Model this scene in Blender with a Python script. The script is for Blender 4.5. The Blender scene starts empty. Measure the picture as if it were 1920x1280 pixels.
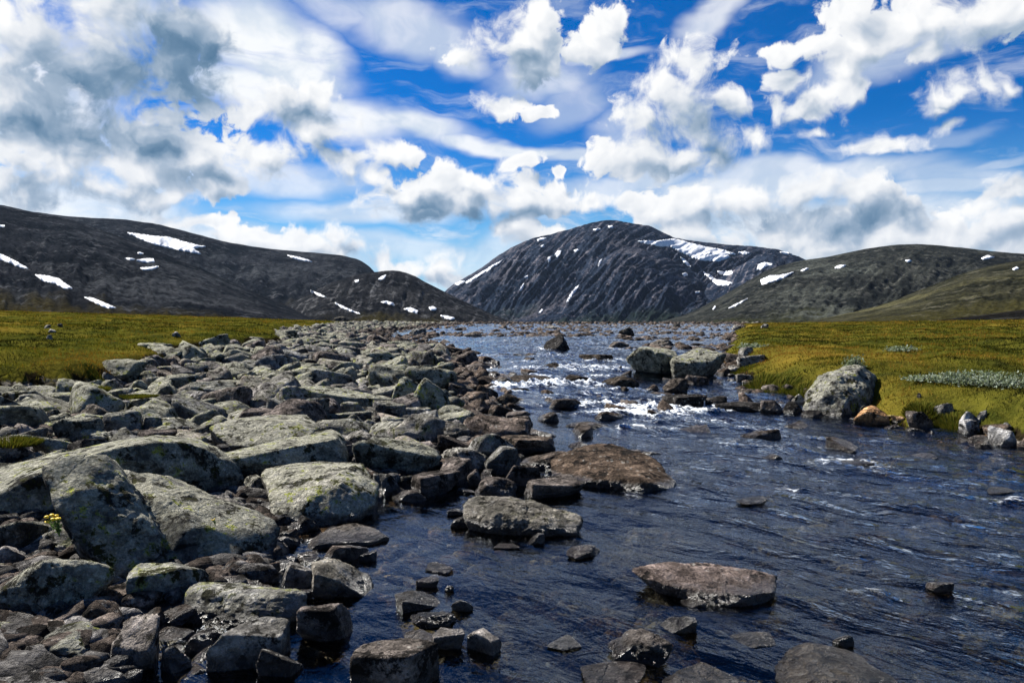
import bpy, bmesh, math, random
import numpy as np
from mathutils import Vector, Matrix
from mathutils.bvhtree import BVHTree
from mathutils.geometry import delaunay_2d_cdt

random.seed(7)
R = np.random.default_rng(7)
scene = bpy.context.scene
COL = scene.collection

# ------------------------------------------------------------------ camera
F = 1387.0                      # focal length in pixels of the 1920 px wide photograph
EYE = 1.4
PITCH = math.atan(42.0 / F)     # horizon stands 42 px above the middle
cam_data = bpy.data.cameras.new('camera')
cam_data.sensor_width = 36.0
cam_data.lens = 36.0 * F / 1920.0
cam_data.clip_start = 0.05
cam_data.clip_end = 40000
cam = bpy.data.objects.new('camera', cam_data)
COL.objects.link(cam)
cam.location = (0, 0, EYE)
cam.rotation_euler = (math.pi / 2 - PITCH, 0, 0)
scene.camera = cam

scene.view_settings.view_transform = 'Standard'
scene.view_settings.look = 'None'
scene.view_settings.gamma = 1.0
scene.view_settings.use_curve_mapping = False
scene.view_settings.exposure = 1.45
scene.cycles.max_bounces = 6
scene.cycles.diffuse_bounces = 2
scene.cycles.glossy_bounces = 3
scene.cycles.transmission_bounces = 3
scene.cycles.transparent_max_bounces = 6
scene.cycles.use_denoising = True

# ------------------------------------------------------------------ sun
SUN_AZ, SUN_EL = math.radians(-57), math.radians(43)
SUN_DIR = Vector((math.sin(SUN_AZ) * math.cos(SUN_EL), math.cos(SUN_AZ) * math.cos(SUN_EL), math.sin(SUN_EL)))
sun_data = bpy.data.lights.new('sun', 'SUN')
sun_data.energy = 5.0
sun_data.angle = math.radians(0.5)
sun_data.color = (1.0, 0.955, 0.88)
sun = bpy.data.objects.new('sun', sun_data)
COL.objects.link(sun)
sun.location = (-40, 30, 60)
sun.rotation_euler = SUN_DIR.to_track_quat('Z', 'Y').to_euler()

# ------------------------------------------------------------------ pixel helpers
CP, SP = math.cos(PITCH), math.sin(PITCH)
def pix_dir(px, py):
    """Ray of a pixel of the 1920 x 1280 photograph, scaled so that y = 1."""
    a, b = (px - 960.0) / F, (640.0 - py) / F
    y = CP + b * SP
    return a / y, (-SP + b * CP) / y
def project(v):
    """World points (n,3) to photograph pixels."""
    d = v[:, 1] * CP - (v[:, 2] - EYE) * SP
    u = v[:, 1] * SP + (v[:, 2] - EYE) * CP
    return np.stack([960 + F * v[:, 0] / d, 640 - F * u / d], 1)

# ------------------------------------------------------------------ node helper
class NT:
    def __init__(s, tree):
        s.t = tree; s.n = tree.nodes; s.l = tree.links
    def node(s, typ, **kw):
        n = s.n.new(typ)
        for k, v in kw.items(): setattr(n, k, v)
        return n
    def put(s, sock, v):
        if v is None: return
        if isinstance(v, bpy.types.NodeSocket): s.l.new(v, sock)
        else: sock.default_value = v
    def m(s, op, a, b=None, c=None, clamp=False):
        n = s.node('ShaderNodeMath', operation=op, use_clamp=clamp)
        for i, v in enumerate((a, b, c)): s.put(n.inputs[i], v)
        return n.outputs[0]
    def vm(s, op, a, b=None, c=None):
        n = s.node('ShaderNodeVectorMath', operation=op)
        for i, v in enumerate((a, b, c)): s.put(n.inputs[i], v)
        return n.outputs['Value'] if op in ('LENGTH', 'DOT_PRODUCT', 'DISTANCE') else n.outputs[0]
    def scale(s, v, k):
        n = s.node('ShaderNodeVectorMath', operation='SCALE')
        s.put(n.inputs[0], v); s.put(n.inputs['Scale'], k)
        return n.outputs[0]
    def ramp(s, v, a, b, lo=0.0, hi=1.0, smooth=True):
        n = s.node('ShaderNodeMapRange', interpolation_type='SMOOTHSTEP' if smooth else 'LINEAR')
        n.clamp = True
        for i, x in enumerate((v, a, b, lo, hi)): s.put(n.inputs[i], x)
        return n.outputs[0]
    def mix(s, f, a, b, blend='MIX'):
        n = s.node('ShaderNodeMix', data_type='RGBA', blend_type=blend)
        s.put(n.inputs[0], f)
        for i, v in ((6, a), (7, b)):
            if isinstance(v, (tuple, list)) and len(v) == 3: v = (*v, 1)
            s.put(n.inputs[i], v)
        return n.outputs[2]
    def noise(s, vec, scale, detail=4, rough=0.55, lac=2.0, dist=0.0, typ='FBM', dim='3D', norm=True):
        n = s.node('ShaderNodeTexNoise', noise_dimensions=dim)
        n.noise_type = typ
        if typ == 'FBM': n.normalize = norm
        s.put(n.inputs['Vector'], vec)
        for k, v in (('Scale', scale), ('Detail', detail), ('Roughness', rough), ('Lacunarity', lac), ('Distortion', dist)):
            s.put(n.inputs[k], v)
        return n.outputs[0]
    def voro(s, vec, scale, feature='F1', detail=0, rough=0.5, rand=1.0, out='Distance', dim='3D'):
        n = s.node('ShaderNodeTexVoronoi', feature=feature, voronoi_dimensions=dim)
        s.put(n.inputs['Vector'], vec)
        s.put(n.inputs['Scale'], scale); s.put(n.inputs['Randomness'], rand)
        if 'Detail' in n.inputs and feature != 'DISTANCE_TO_EDGE':
            n.inputs['Detail'].default_value = detail; n.inputs['Roughness'].default_value = rough
        return n.outputs[out]
    def xyz(s, x, y, z):
        n = s.node('ShaderNodeCombineXYZ')
        for i, v in enumerate((x, y, z)): s.put(n.inputs[i], v)
        return n.outputs[0]
    def sep(s, v):
        n = s.node('ShaderNodeSeparateXYZ'); s.put(n.inputs[0], v)
        return n.outputs

# ------------------------------------------------------------------ sky: Nishita air with the photograph's clouds by direction
SKY_K = 0.05
UV = 13.87                      # cloud coordinates: hundreds of pixels of azimuth and elevation
def sky_uv(px, py):
    x, z = pix_dir(px, py)
    return math.atan2(x, 1.0) * UV, math.atan2(z, math.hypot(x, 1.0)) * UV
def sky_ellipse(px, py, rx, ry):
    u, v = sky_uv(px, py)
    ux, _ = sky_uv(px + 1, py)
    _, vy = sky_uv(px, py - 1)
    return u, v, rx * abs(ux - u), ry * abs(vy - v)

CUMULUS = [  # px, py, rx, ry
    (200, 110, 235, 150), (330, 55, 100, 75), (60, 190, 160, 130), (150, 260, 180, 80), (345, 150, 70, 75), (50, 60, 150, 90),
    (90, 335, 150, 55), (285, 300, 100, 75), (400, 305, 90, 55), (240, 360, 110, 35), (380, 350, 70, 28), (60, 310, 90, 60), (395, 75, 45, 60),
    (530, 205, 85, 55), (590, 250, 85, 50), (510, 290, 80, 45), (640, 300, 60, 25), (720, 288, 60, 26), (665, 320, 40, 22), (700, 330, 30, 18), (600, 190, 45, 35),
    (760, 375, 85, 42), (850, 370, 110, 50), (950, 372, 100, 50), (1040, 372, 62, 40), (880, 345, 100, 30), (835, 395, 110, 26), (840, 330, 40, 30), (1110, 378, 45, 22),
    (950, 85, 95, 50), (1010, 40, 48, 55), (985, 110, 110, 35), (885, 105, 42, 30), (1130, 45, 38, 45), (1160, 30, 24, 24), (1100, 100, 45, 30), (940, 195, 42, 22), (1010, 205, 26, 14), (975, 305, 26, 18), (1040, 320, 20, 9),
    (1310, 120, 55, 42), (1250, 165, 65, 55), (1215, 225, 75, 65), (1195, 285, 85, 40), (1300, 250, 60, 65), (1365, 200, 38, 32), (1330, 285, 55, 35), (1410, 250, 42, 26), (1270, 290, 90, 32), (1285, 190, 60, 60),
    (1470, 160, 38, 32), (1455, 205, 25, 30), (1550, 195, 55, 40), (1590, 165, 35, 30), (1520, 215, 40, 22),
    (1600, 35, 70, 60), (1700, 55, 120, 60), (1830, 35, 140, 65), (1600, 95, 80, 45), (1540, 80, 60, 32), (1470, 90, 35, 25), (1580, 130, 40, 22), (1730, 105, 45, 18), (1920, 20, 90, 50),
    (1745, 195, 50, 32), (1800, 175, 60, 38), (1850, 160, 38, 34), (1880, 172, 20, 15), (1770, 232, 40, 12),
    (1660, 269, 64, 17), (1533, 250, 36, 10),
    (1240, 400, 70, 48), (1310, 380, 90, 45), (1420, 380, 100, 45), (1530, 355, 75, 42), (1610, 375, 70, 42), (1690, 395, 65, 40), (1500, 430, 250, 60), (1640, 445, 150, 55), (1780, 440, 150, 50), (1890, 360, 70, 30), (1880, 420, 110, 60), (1300, 440, 120, 40), (1200, 385, 40, 30),
    (560, 455, 75, 26), (640, 470, 70, 22), (475, 440, 90, 22), (360, 420, 110, 18), (620, 445, 35, 22), (825, 508, 55, 30), (765, 512, 55, 26), (855, 530, 45, 24), (965, 428, 55, 20), (1010, 440, 60, 24), (720, 495, 40, 20),
]
VEIL = [  # px, py, rx, ry, tilt (deg, positive rises to the right), opacity
    (520, 115, 210, 80, -18, 1.0), (470, 60, 150, 85, 0, 1.0), (470, 170, 130, 60, 0, 1.0), (590, 85, 110, 55, -28, 0.95), (90, 200, 220, 190, 0, 0.9), (230, 20, 120, 60, 0, 0.8),
    (650, 228, 190, 48, -4, 0.95), (780, 240, 150, 34, -3, 0.95), (950, 272, 190, 20, -8, 0.95), (1090, 298, 130, 22, -7, 0.85),
    (770, 50, 190, 60, -10, 0.75), (860, 85, 90, 60, -30, 0.75), (1010, 150, 130, 50, 5, 0.7), (1130, 106, 110, 18, 4, 0.7), (1060, 190, 90, 50, 20, 0.5), (1150, 230, 80, 60, 20, 0.5),
    (1335, 25, 85, 42, 28, 0.75), (1520, 318, 280, 30, 0, 0.8), (1400, 350, 260, 40, 0, 0.85), (1770, 320, 170, 36, -8, 0.55), (1860, 300, 90, 12, 8, 0.5), (1740, 350, 200, 30, 0, 0.7),
    (1140, 352, 160, 24, 2, 0.7), (700, 395, 260, 34, 2, 0.75), (430, 470, 420, 62, -6, 0.9), (760, 470, 250, 34, -4, 0.6), (150, 400, 330, 70, 0, 0.9), (950, 480, 160, 60, 20, 0.55), (1620, 430, 420, 80, 0, 0.95),
    (1700, 95, 260, 50, 12, 0.7), (1230, 330, 110, 30, 4, 0.8), (1730, 265, 120, 14, 0, 0.35), (250, 330, 200, 70, 0, 0.6), (500, 330, 240, 40, 0, 0.7), (620, 10, 90, 40, 0, 0.6),
]
SHADE = [  # px, py, rx, ry, depth: thick undersides
    (130, 170, 130, 100, 1.0), (330, 60, 130, 85, 1.0), (340, 160, 90, 85, 0.95), (200, 250, 190, 60, 1.0), (305, 290, 70, 45, 0.9), (50, 235, 110, 45, 0.8), (240, 120, 150, 80, 0.8), (395, 85, 70, 70, 0.95),
    (200, 375, 120, 24, 0.7), (400, 340, 110, 30, 0.6), (555, 215, 70, 34, 0.75), (600, 290, 80, 22, 0.5), (60, 355, 130, 35, 0.55), (540, 355, 100, 25, 0.45),
    (835, 414, 120, 26, 1.0), (790, 398, 90, 24, 0.75), (950, 400, 110, 22, 0.6), (1000, 118, 120, 28, 0.55), (1000, 165, 110, 30, 0.5), (900, 118, 60, 26, 0.35),
    (1310, 235, 60, 55, 0.6), (1350, 215, 45, 40, 0.6), (1250, 310, 130, 24, 0.5), (1220, 240, 90, 60, 0.25), (1340, 290, 60, 25, 0.6),
    (1640, 395, 105, 36, 0.8), (1560, 420, 110, 40, 0.7), (1380, 415, 120, 32, 0.5), (1450, 395, 80, 30, 0.4), (1720, 395, 40, 34, 0.7), (1850, 440, 110, 25, 0.4), (1880, 355, 80, 24, 0.5),
    (1470, 165, 50, 45, 0.35), (1540, 215, 60, 18, 0.4), (1790, 212, 90, 18, 0.5), (1770, 236, 50, 16, 0.6), (1700, 105, 200, 22, 0.35), (1880, 75, 130, 40, 0.45), (640, 480, 120, 14, 0.4), (835, 530, 80, 18, 0.4),
]

def build_sky():
    w = bpy.data.worlds.new('World')
    scene.world = w
    w.use_nodes = True
    w.cycles.sampling_method = 'NONE'
    t = NT(w.node_tree)
    t.n.clear()
    out = t.node('ShaderNodeOutputWorld')
    bg = t.node('ShaderNodeBackground')
    bg.inputs[1].default_value = SKY_K
    t.l.new(bg.outputs[0], out.inputs[0])
    sky = t.node('ShaderNodeTexSky', sky_type='NISHITA')
    sky.sun_disc = False
    sky.sun_elevation = SUN_EL
    sky.sun_rotation = SUN_AZ
    sky.altitude = 1200
    sky.air_density = 1.0
    sky.dust_density = 0.1
    sky.ozone_density = 3.0
    hs = t.node('ShaderNodeHueSaturation')
    hs.inputs['Saturation'].default_value = 1.55
    hs.inputs['Value'].default_value = SKY_V
    t.l.new(sky.outputs[0], hs.inputs['Color'])
    air = t.mix(1.0, hs.outputs[0], SKY_TINT, 'MULTIPLY')
    tc = t.node('ShaderNodeTexCoord')
    d = t.sep(tc.outputs['Generated'])
    az = t.m('ARCTAN2', d[0], d[1])
    el = t.m('ARCSINE', d[2])
    p = t.xyz(t.m('MULTIPLY', az, UV), t.m('MULTIPLY', el, UV), 0.0)
    # cumulus: nearest ellipse, its outline warped and broken up by billows
    w1 = t.node('ShaderNodeTexNoise', noise_dimensions='2D'); t.put(w1.inputs['Vector'], p)
    w1.inputs['Scale'].default_value = 0.8; w1.inputs['Detail'].default_value = 3.0
    qq = t.vm('ADD', p, t.vm('MULTIPLY', t.vm('SUBTRACT', w1.outputs['Color'], (0.5, 0.5, 0.5)), (0.8, 0.6, 0.0)))
    inside = inside_mask(t, az, el)
    def body(q):
        best = None
        for e in CUMULUS:
            u, v, a, b = sky_ellipse(*e)
            l = t.vm('LENGTH', t.vm('MULTIPLY_ADD', q, (1 / a, 1 / b, 0), (-u / a, -v / b, 0)))
            best = l if best is None else t.m('SMOOTH_MIN', best, l, 0.3)
        # cloud cover beyond the frame, broken cumulus thinned for bluer reflections and less fill light
        far = t.m('MULTIPLY_ADD', t.noise(t.vm('MULTIPLY', q, (0.16, 0.26, 1)), 1.0, 3, 0.5, dim='2D'), -4.2, 3.75)
        return t.m('MINIMUM', best, t.m('MULTIPLY_ADD', inside, 3.0, far))
    best = body(qq)
    best1 = body(t.vm('ADD', qq, (-0.22, 0.26, 0.0)))
    def lumps(q):
        return t.m('MULTIPLY_ADD', t.noise(q, 1.5, 3.0, 0.5, dim='2D'), 1.3, t.m('MULTIPLY_ADD', t.voro(q, 1.9, 'F1', 2.0, 0.5, dim='2D'), -0.55, -0.40))
    l0 = lumps(qq)
    l1 = lumps(t.vm('ADD', qq, (-0.13, 0.15, 0.0)))
    fine = t.noise(qq, 3.6, 7, 0.66, dim='2D')
    n0 = t.m('MULTIPLY_ADD', fine, 1.35, t.m('ADD', l0, -0.675))
    d0 = t.m('ADD', t.m('SUBTRACT', 1.30, best), n0)
    soft = t.ramp(t.noise(p, 0.5, 2, dim='2D'), 0.35, 0.65, 0.26, 1.0)
    ac = t.ramp(d0, -0.08, soft)
    # light comes from the upper left: billows brighten on that side, and so does the whole sunward flank
    rim = t.m('SUBTRACT', l0, l1)
    flank = t.m('MINIMUM', t.m('SUBTRACT', best1, best), 0.5)
    lit = t.m('MULTIPLY_ADD', rim, 0.42, t.m('MULTIPLY_ADD', flank, 0.42, 0.70))
    lit = t.m('MULTIPLY_ADD', t.m('SUBTRACT', fine, 0.5), 0.22, lit)
    lit = t.m('ADD', lit, t.m('MULTIPLY', t.ramp(d0, 0.0, 0.9, 1.0, 0.0), 0.16))
    lit = t.m('MAXIMUM', t.m('MINIMUM', lit, 1.0), 0.36)
    # thick undersides
    wq = t.node('ShaderNodeTexNoise', noise_dimensions='2D'); t.put(wq.inputs['Vector'], p)
    wq.inputs['Scale'].default_value = 1.3; wq.inputs['Detail'].default_value = 4.0; wq.inputs['Roughness'].default_value = 0.5
    ps = t.vm('ADD', p, t.vm('MULTIPLY', t.vm('SUBTRACT', wq.outputs['Color'], (0.5, 0.5, 0.5)), (1.1, 0.8, 0.0)))
    sh = None
    for (px, py, rx, ry, k) in SHADE:
        u, v, a, b = sky_ellipse(px, py, rx, ry)
        l = t.vm('LENGTH', t.vm('MULTIPLY_ADD', ps, (1 / a, 1 / b, 0), (-u / a, -v / b, 0)))
        x = t.m('MULTIPLY_ADD', l, -k * 1.0, k * 1.25)
        sh = x if sh is None else t.m('MAXIMUM', sh, x)
    farsh = t.m('MULTIPLY', t.m('SUBTRACT', 1.0, inside), t.m('MULTIPLY', t.ramp(d0, 0.2, 0.9), 0.7))
    sh = t.m('MINIMUM', t.m('MAXIMUM', t.m('MAXIMUM', sh, farsh), 0.0), 1.0)
    puff = t.noise(ps, 1.1, 4, 0.55, dim='2D')
    sh = t.m('MULTIPLY', sh, t.ramp(puff, 0.32, 0.70, 1.1, 0.72))
    lum = t.m('MULTIPLY', lit, t.m('SUBTRACT', 1.0, t.m('MULTIPLY', sh, 0.86)))
    lum = t.m('MULTIPLY_ADD', t.m('SUBTRACT', puff, 0.5), 0.25, lum)
    cr = t.node('ShaderNodeValToRGB')
    e = cr.color_ramp.elements
    e[0].position, e[0].color = 0.0, (*CLOUD_C[0], 1)
    e[1].position, e[1].color = 1.0, (*CLOUD_C[4], 1)
    for pos, c in zip((0.22, 0.45, 0.70), CLOUD_C[1:4]):
        x = e.new(pos); x.color = (*c, 1)
    t.l.new(lum, cr.inputs[0])
    ccol = cr.outputs[0]
    # smooth veils of high cloud, combed into streaks
    sw = t.node('ShaderNodeTexNoise', noise_dimensions='2D'); t.put(sw.inputs['Vector'], t.vm('MULTIPLY', p, (0.5, 1.1, 1)))
    sw.inputs['Scale'].default_value = 0.8; sw.inputs['Detail'].default_value = 4.0
    pv = t.vm('ADD', p, t.vm('MULTIPLY', t.vm('SUBTRACT', sw.outputs['Color'], (0.5, 0.5, 0.5)), (1.4, 0.7, 0)))
    vl = None
    for (px, py, rx, ry, rot, k) in VEIL:
        u, v, a, b = sky_ellipse(px, py, rx, ry)
        q = t.vm('SUBTRACT', pv, (u, v, 0))
        if rot:
            c, s = math.cos(math.radians(rot)), math.sin(math.radians(rot))
            q = t.xyz(t.vm('DOT_PRODUCT', q, (c / a, s / a, 0)), t.vm('DOT_PRODUCT', q, (-s / b, c / b, 0)), 0.0)
        else:
            q = t.vm('MULTIPLY', q, (1 / a, 1 / b, 0))
        x = t.ramp(t.vm('LENGTH', q), 1.12, 0.35, 0.0, k)
        vl = x if vl is None else t.m('MAXIMUM', vl, x)
    st = t.noise(t.vm('MULTIPLY', t.vm('ADD', p, t.scale(sw.outputs['Color'], 1.0)), (0.38, 1.9, 1)), 1.3, 7, 0.62, dim='2D')
    wisp = t.m('MULTIPLY', t.ramp(st, 0.48, 0.78), t.m('MULTIPLY', t.ramp(el, 0.0, 0.30, 0.80, 0.34), t.ramp(el, 0.4, 0.7, 1.0, 0.5)))
    av = t.m('MAXIMUM', t.m('MULTIPLY', vl, t.ramp(st, 0.20, 0.50, 0.72, 1.0)), wisp)
    vcol = t.mix(t.ramp(t.noise(pv, 0.9, 4, dim='2D'), 0.35, 0.65), VEIL_C[0], VEIL_C[1])
    k = 1.0 / SKY_K
    def up(c): return t.scale(c, k)
    # low air whitens the blue near the horizon
    low = t.ramp(el, 0.0, 0.26, 0.85, 0.0)
    air = t.mix(low, air, up(LOW_AIR))
    c = t.mix(t.m('MINIMUM', av, 1.0), air, up(vcol))
    c = t.mix(ac, c, up(ccol))
    t.l.new(c, bg.inputs[0])

def inside_mask(t, az, el):
    return t.m('MULTIPLY', t.ramp(t.m('ABSOLUTE', az), 0.62, 0.80, 1, 0), t.ramp(el, 0.42, 0.60, 1, 0))

SKY_V = 0.44
SKY_TINT = (0.0, 1.42, 1.85)
LOW_AIR = (0.115, 0.22, 0.32)
CLOUD_C = [(0.030, 0.066, 0.112), (0.066, 0.106, 0.155), (0.15, 0.185, 0.23), (0.285, 0.297, 0.315), (0.368, 0.368, 0.368)]
VEIL_C = [(0.24, 0.273, 0.315), (0.35, 0.358, 0.368)]
build_sky()

# ------------------------------------------------------------------ numpy noise
_perm = np.random.default_rng(11).permutation(4096).astype(np.int32)
_g2 = np.stack([np.cos(np.arange(64) * 2 * np.pi / 64), np.sin(np.arange(64) * 2 * np.pi / 64)], 1)
_g3 = np.random.default_rng(5).normal(size=(256, 3)); _g3 /= np.linalg.norm(_g3, axis=1)[:, None]
def _fade(t): return t * t * t * (t * (t * 6 - 15) + 10)
def n2(x, y, seed=0):
    x = np.asarray(x, float) + seed * 17.31; y = np.asarray(y, float) + seed * 9.77
    xi = np.floor(x).astype(np.int64); yi = np.floor(y).astype(np.int64)
    fx, fy = x - xi, y - yi
    u, v = _fade(fx), _fade(fy)
    def g(a, b):
        h = _perm[(_perm[(xi + a) & 4095] + yi + b) & 4095] & 63
        return _g2[h, 0] * (fx - a) + _g2[h, 1] * (fy - b)
    a = g(0, 0); a = a + u * (g(1, 0) - a)
    b = g(0, 1); b = b + u * (g(1, 1) - b)
    return (a + v * (b - a)) * 1.5
def fbm(x, y, oct=5, seed=0, gain=0.5, ridged=False):
    s, a, f, tot = 0, 1.0, 1.0, 0
    for i in range(oct):
        n = n2(np.asarray(x) * f, np.asarray(y) * f, seed + i)
        s = s + a * ((1 - 2 * np.abs(n)) if ridged else n)
        tot += a; a *= gain; f *= 2.03
    return s / tot
def n3(p, seed=0):
    p = p + np.array([seed * 7.13, seed * 3.71, seed * 5.37])
    i = np.floor(p).astype(np.int64); f = p - i
    u = _fade(f)
    def g(a, b, c):
        h = _perm[(_perm[(_perm[(i[:, 0] + a) & 4095] + i[:, 1] + b) & 4095] + i[:, 2] + c) & 4095] & 255
        return _g3[h, 0] * (f[:, 0] - a) + _g3[h, 1] * (f[:, 1] - b) + _g3[h, 2] * (f[:, 2] - c)
    def lx(b, c):
        a = g(0, b, c); return a + u[:, 0] * (g(1, b, c) - a)
    def ly(c):
        a = lx(0, c); return a + u[:, 1] * (lx(1, c) - a)
    a = ly(0); return (a + u[:, 2] * (ly(1) - a)) * 1.5
def sstep(a, b, x):
    t = np.clip((np.asarray(x, float) - a) / (b - a), 0, 1)
    return t * t * (3 - 2 * t)

# ------------------------------------------------------------------ object helpers
def mesh_from(name, v, f, mat=None, smooth=True, color=None):
    """v (n,3), f (m,k) arrays -> mesh; color (n,4) per vertex."""
    me = bpy.data.meshes.new(name)
    v = np.ascontiguousarray(v, np.float32); f = np.ascontiguousarray(f, np.int32)
    k = f.shape[1]
    me.vertices.add(len(v)); me.vertices.foreach_set('co', v.ravel())
    me.loops.add(f.size); me.loops.foreach_set('vertex_index', f.ravel())
    me.polygons.add(len(f))
    me.polygons.foreach_set('loop_start', np.arange(0, f.size, k, dtype=np.int32))
    me.polygons.foreach_set('use_smooth', np.full(len(f), smooth))
    me.update(calc_edges=True)
    if color is not None:
        a = me.color_attributes.new('tone', 'FLOAT_COLOR', 'POINT')
        a.data.foreach_set('color', np.ascontiguousarray(color, np.float32).ravel())
    if mat: me.materials.append(mat)
    return me
def link(name, me, parent=None):
    o = bpy.data.objects.new(name, me); COL.objects.link(o)
    if parent: o.parent = parent
    return o
def tag(o, label=None, cat=None, group=None, kind=None):
    for k, v in (('label', label), ('category', cat), ('group', group), ('kind', kind)):
        if v: o[k] = v
    return o
def grid_faces(nr, nc):
    i = np.arange(nr * nc).reshape(nr, nc)
    return np.stack([i[:-1, :-1], i[:-1, 1:], i[1:, 1:], i[1:, :-1]], -1).reshape(-1, 4)
def new_mat(name):
    m = bpy.data.materials.new(name); m.use_nodes = True
    t = NT(m.node_tree); t.n.clear()
    out = t.node('ShaderNodeOutputMaterial')
    return m, t, out
def principled(t, out, col, rough=0.8, normal=None, spec=0.3):
    b = t.node('ShaderNodeBsdfPrincipled')
    t.put(b.inputs['Base Color'], col if isinstance(col, bpy.types.NodeSocket) else (*col, 1))
    t.put(b.inputs['Roughness'], rough)
    t.put(b.inputs['Specular IOR Level'], spec)
    if normal: t.l.new(normal, b.inputs['Normal'])
    if out: t.l.new(b.outputs[0], out.inputs[0])
    return b.outputs[0]
def bump(t, h, dist, strength=1.0, normal=None):
    b = t.node('ShaderNodeBump')
    b.inputs['Strength'].default_value = strength
    b.inputs['Distance'].default_value = dist
    t.l.new(h, b.inputs['Height'])
    if normal: t.l.new(normal, b.inputs['Normal'])
    return b.outputs[0]

# ------------------------------------------------------------------ lie of the land
def water_z(y):
    return np.interp(y, [0, 9, 11.2, 12.6, 15.2, 16.4, 18.5, 20, 60, 140, 200], [0, 0, .05, .13, .15, .22, .24, .30, .36, .42, .42])
_Y = np.array([-4, 1.5, 2.85, 3.28, 3.95, 4.71, 5.36, 5.85, 6.33, 7.14, 8.37, 11.3, 15.9, 21.1, 31, 46, 65, 100, 138, 170])
_XL = np.array([-1.5, -1.55, -1.62, -1.77, -1.37, -1.52, -1.47, -1.1, -.75, -.5, -.1, -.62, -.72, -1.4, -4.9, -8.6, -10.3, -10.5, -10, -9])
_YR = np.array([-4, 2, 5, 8.2, 9.16, 10.1, 11, 12.4, 13.7, 19, 27, 46, 81, 138, 170])
_XR = np.array([9, 7.6, 6.6, 5.67, 5.55, 5.10, 5.15, 4.95, 4.55, 5.5, 8.2, 13.7, 25.7, 42, 48])
_YG = np.array([-4, 3, 5.5, 10.2, 11.2, 13.6, 17.8, 21.9, 24, 29.7, 46, 80, 125, 170])
_XG = np.array([-6.5, -6.0, -5.6, -8.2, -6.2, -6.7, -8.2, -7.5, -7.9, -10.0, -14.2, -20, -30, -38])
def shore_l(y): return np.interp(y, _Y, _XL) + 0.16 * n2(np.asarray(y) * 0.9, 0.3, 3) * np.clip(np.asarray(y) / 8, .3, 3)
def shore_r(y): return np.interp(y, _YR, _XR) + 0.16 * n2(np.asarray(y) * 0.8, 5.3, 4) * np.clip(np.asarray(y) / 8, .3, 3)
def grass_l(y): return np.interp(y, _YG, _XG)
def masks(x, y):
    """wet (signed metres into the river), left grass, right grass (0..1)"""
    wet = np.minimum(x - shore_l(y), shore_r(y) - x)
    jag = 0.75 * fbm(x * 0.5, y * 0.35, 4, 21) * np.clip(y / 12, .4, 3)
    gl = sstep(-0.25, 0.35, grass_l(y) - x + jag)
    jr = 0.65 * fbm(x * 0.7, y * 0.6, 4, 22)
    gr = sstep(-0.12, 0.18, x - shore_r(y) + jr) * sstep(135, 95, y)
    gl = gl * sstep(150, 120, y)
    return wet, gl, gr
def ground_z(x, y):
    x = np.asarray(x, float); y = np.asarray(y, float)
    wz = water_z(y)
    wet, gl, gr = masks(x, y)
    bed = -np.clip(wet, 0, 1.4) * 0.26
    bed = np.where(wet > 0, bed, 0)
    out_l = np.clip(shore_l(y) - x, 0, 40)
    rub = np.where(out_l > 0, 0.03 + 0.036 * np.minimum(out_l, 8), 0)
    out_r = np.clip(x - shore_r(y), 0, 60)
    dl = np.clip(grass_l(y) - x, 0, 400)
    left = gl * (0.30 + 0.030 * np.minimum(dl, 85) + 0.10 * fbm(x * 0.16, y * 0.16, 4, 31) * np.clip(dl / 5, 0.3, 3))
    jr = 0.65 * fbm(x * 0.7, y * 0.6, 4, 22)
    hr = sstep(-0.15, 0.95, x - shore_r(y) + jr) * sstep(135, 95, y)
    right = hr * (0.32 + 0.10 * sstep(24, 12, y) + 0.014 * np.minimum(out_r, 45) + 0.08 * fbm(x * 0.2, y * 0.2, 4, 32)) + np.where(out_r > 0, 0.02, 0)
    tus = (gl + gr) * (0.17 * (fbm(x * 0.8, y * 0.8, 4, 33, 0.6) + 0.3) + 0.06 * np.clip(y / 20, .4, 2.5) * fbm(x * 0.3, y * 0.22, 3, 36))
    peb = (1 - gl) * (1 - gr) * 0.035 * fbm(x * 2.2, y * 2.2, 3, 34)
    z = wz + bed + rub + left + right + tus + peb
    # mid-river gravel bars far upstream, and the gravel flat beyond the bend
    flat = sstep(118, 140, y)
    z = z * (1 - flat) + flat * (0.50 + 0.25 * gl + 0.12 * fbm(x * 0.1, y * 0.1, 4, 35))
    z = z + flat * np.clip((-x - 30) * 0.02, 0, 2.2)
    drop = np.clip(y - 165, 0, None)
    return z - drop * 0.022
def pix_ground(px, py, h=0.0):
    """Where the ray of a pixel meets the water level plus h."""
    dx, dz = pix_dir(px, py)
    y = 10.0
    for _ in range(40):
        y = 0.5 * y + 0.5 * min(170.0, max(0.6, (EYE - float(water_z(y)) - h) / max(-dz, 1e-4)))
    return dx * y, y

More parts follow.
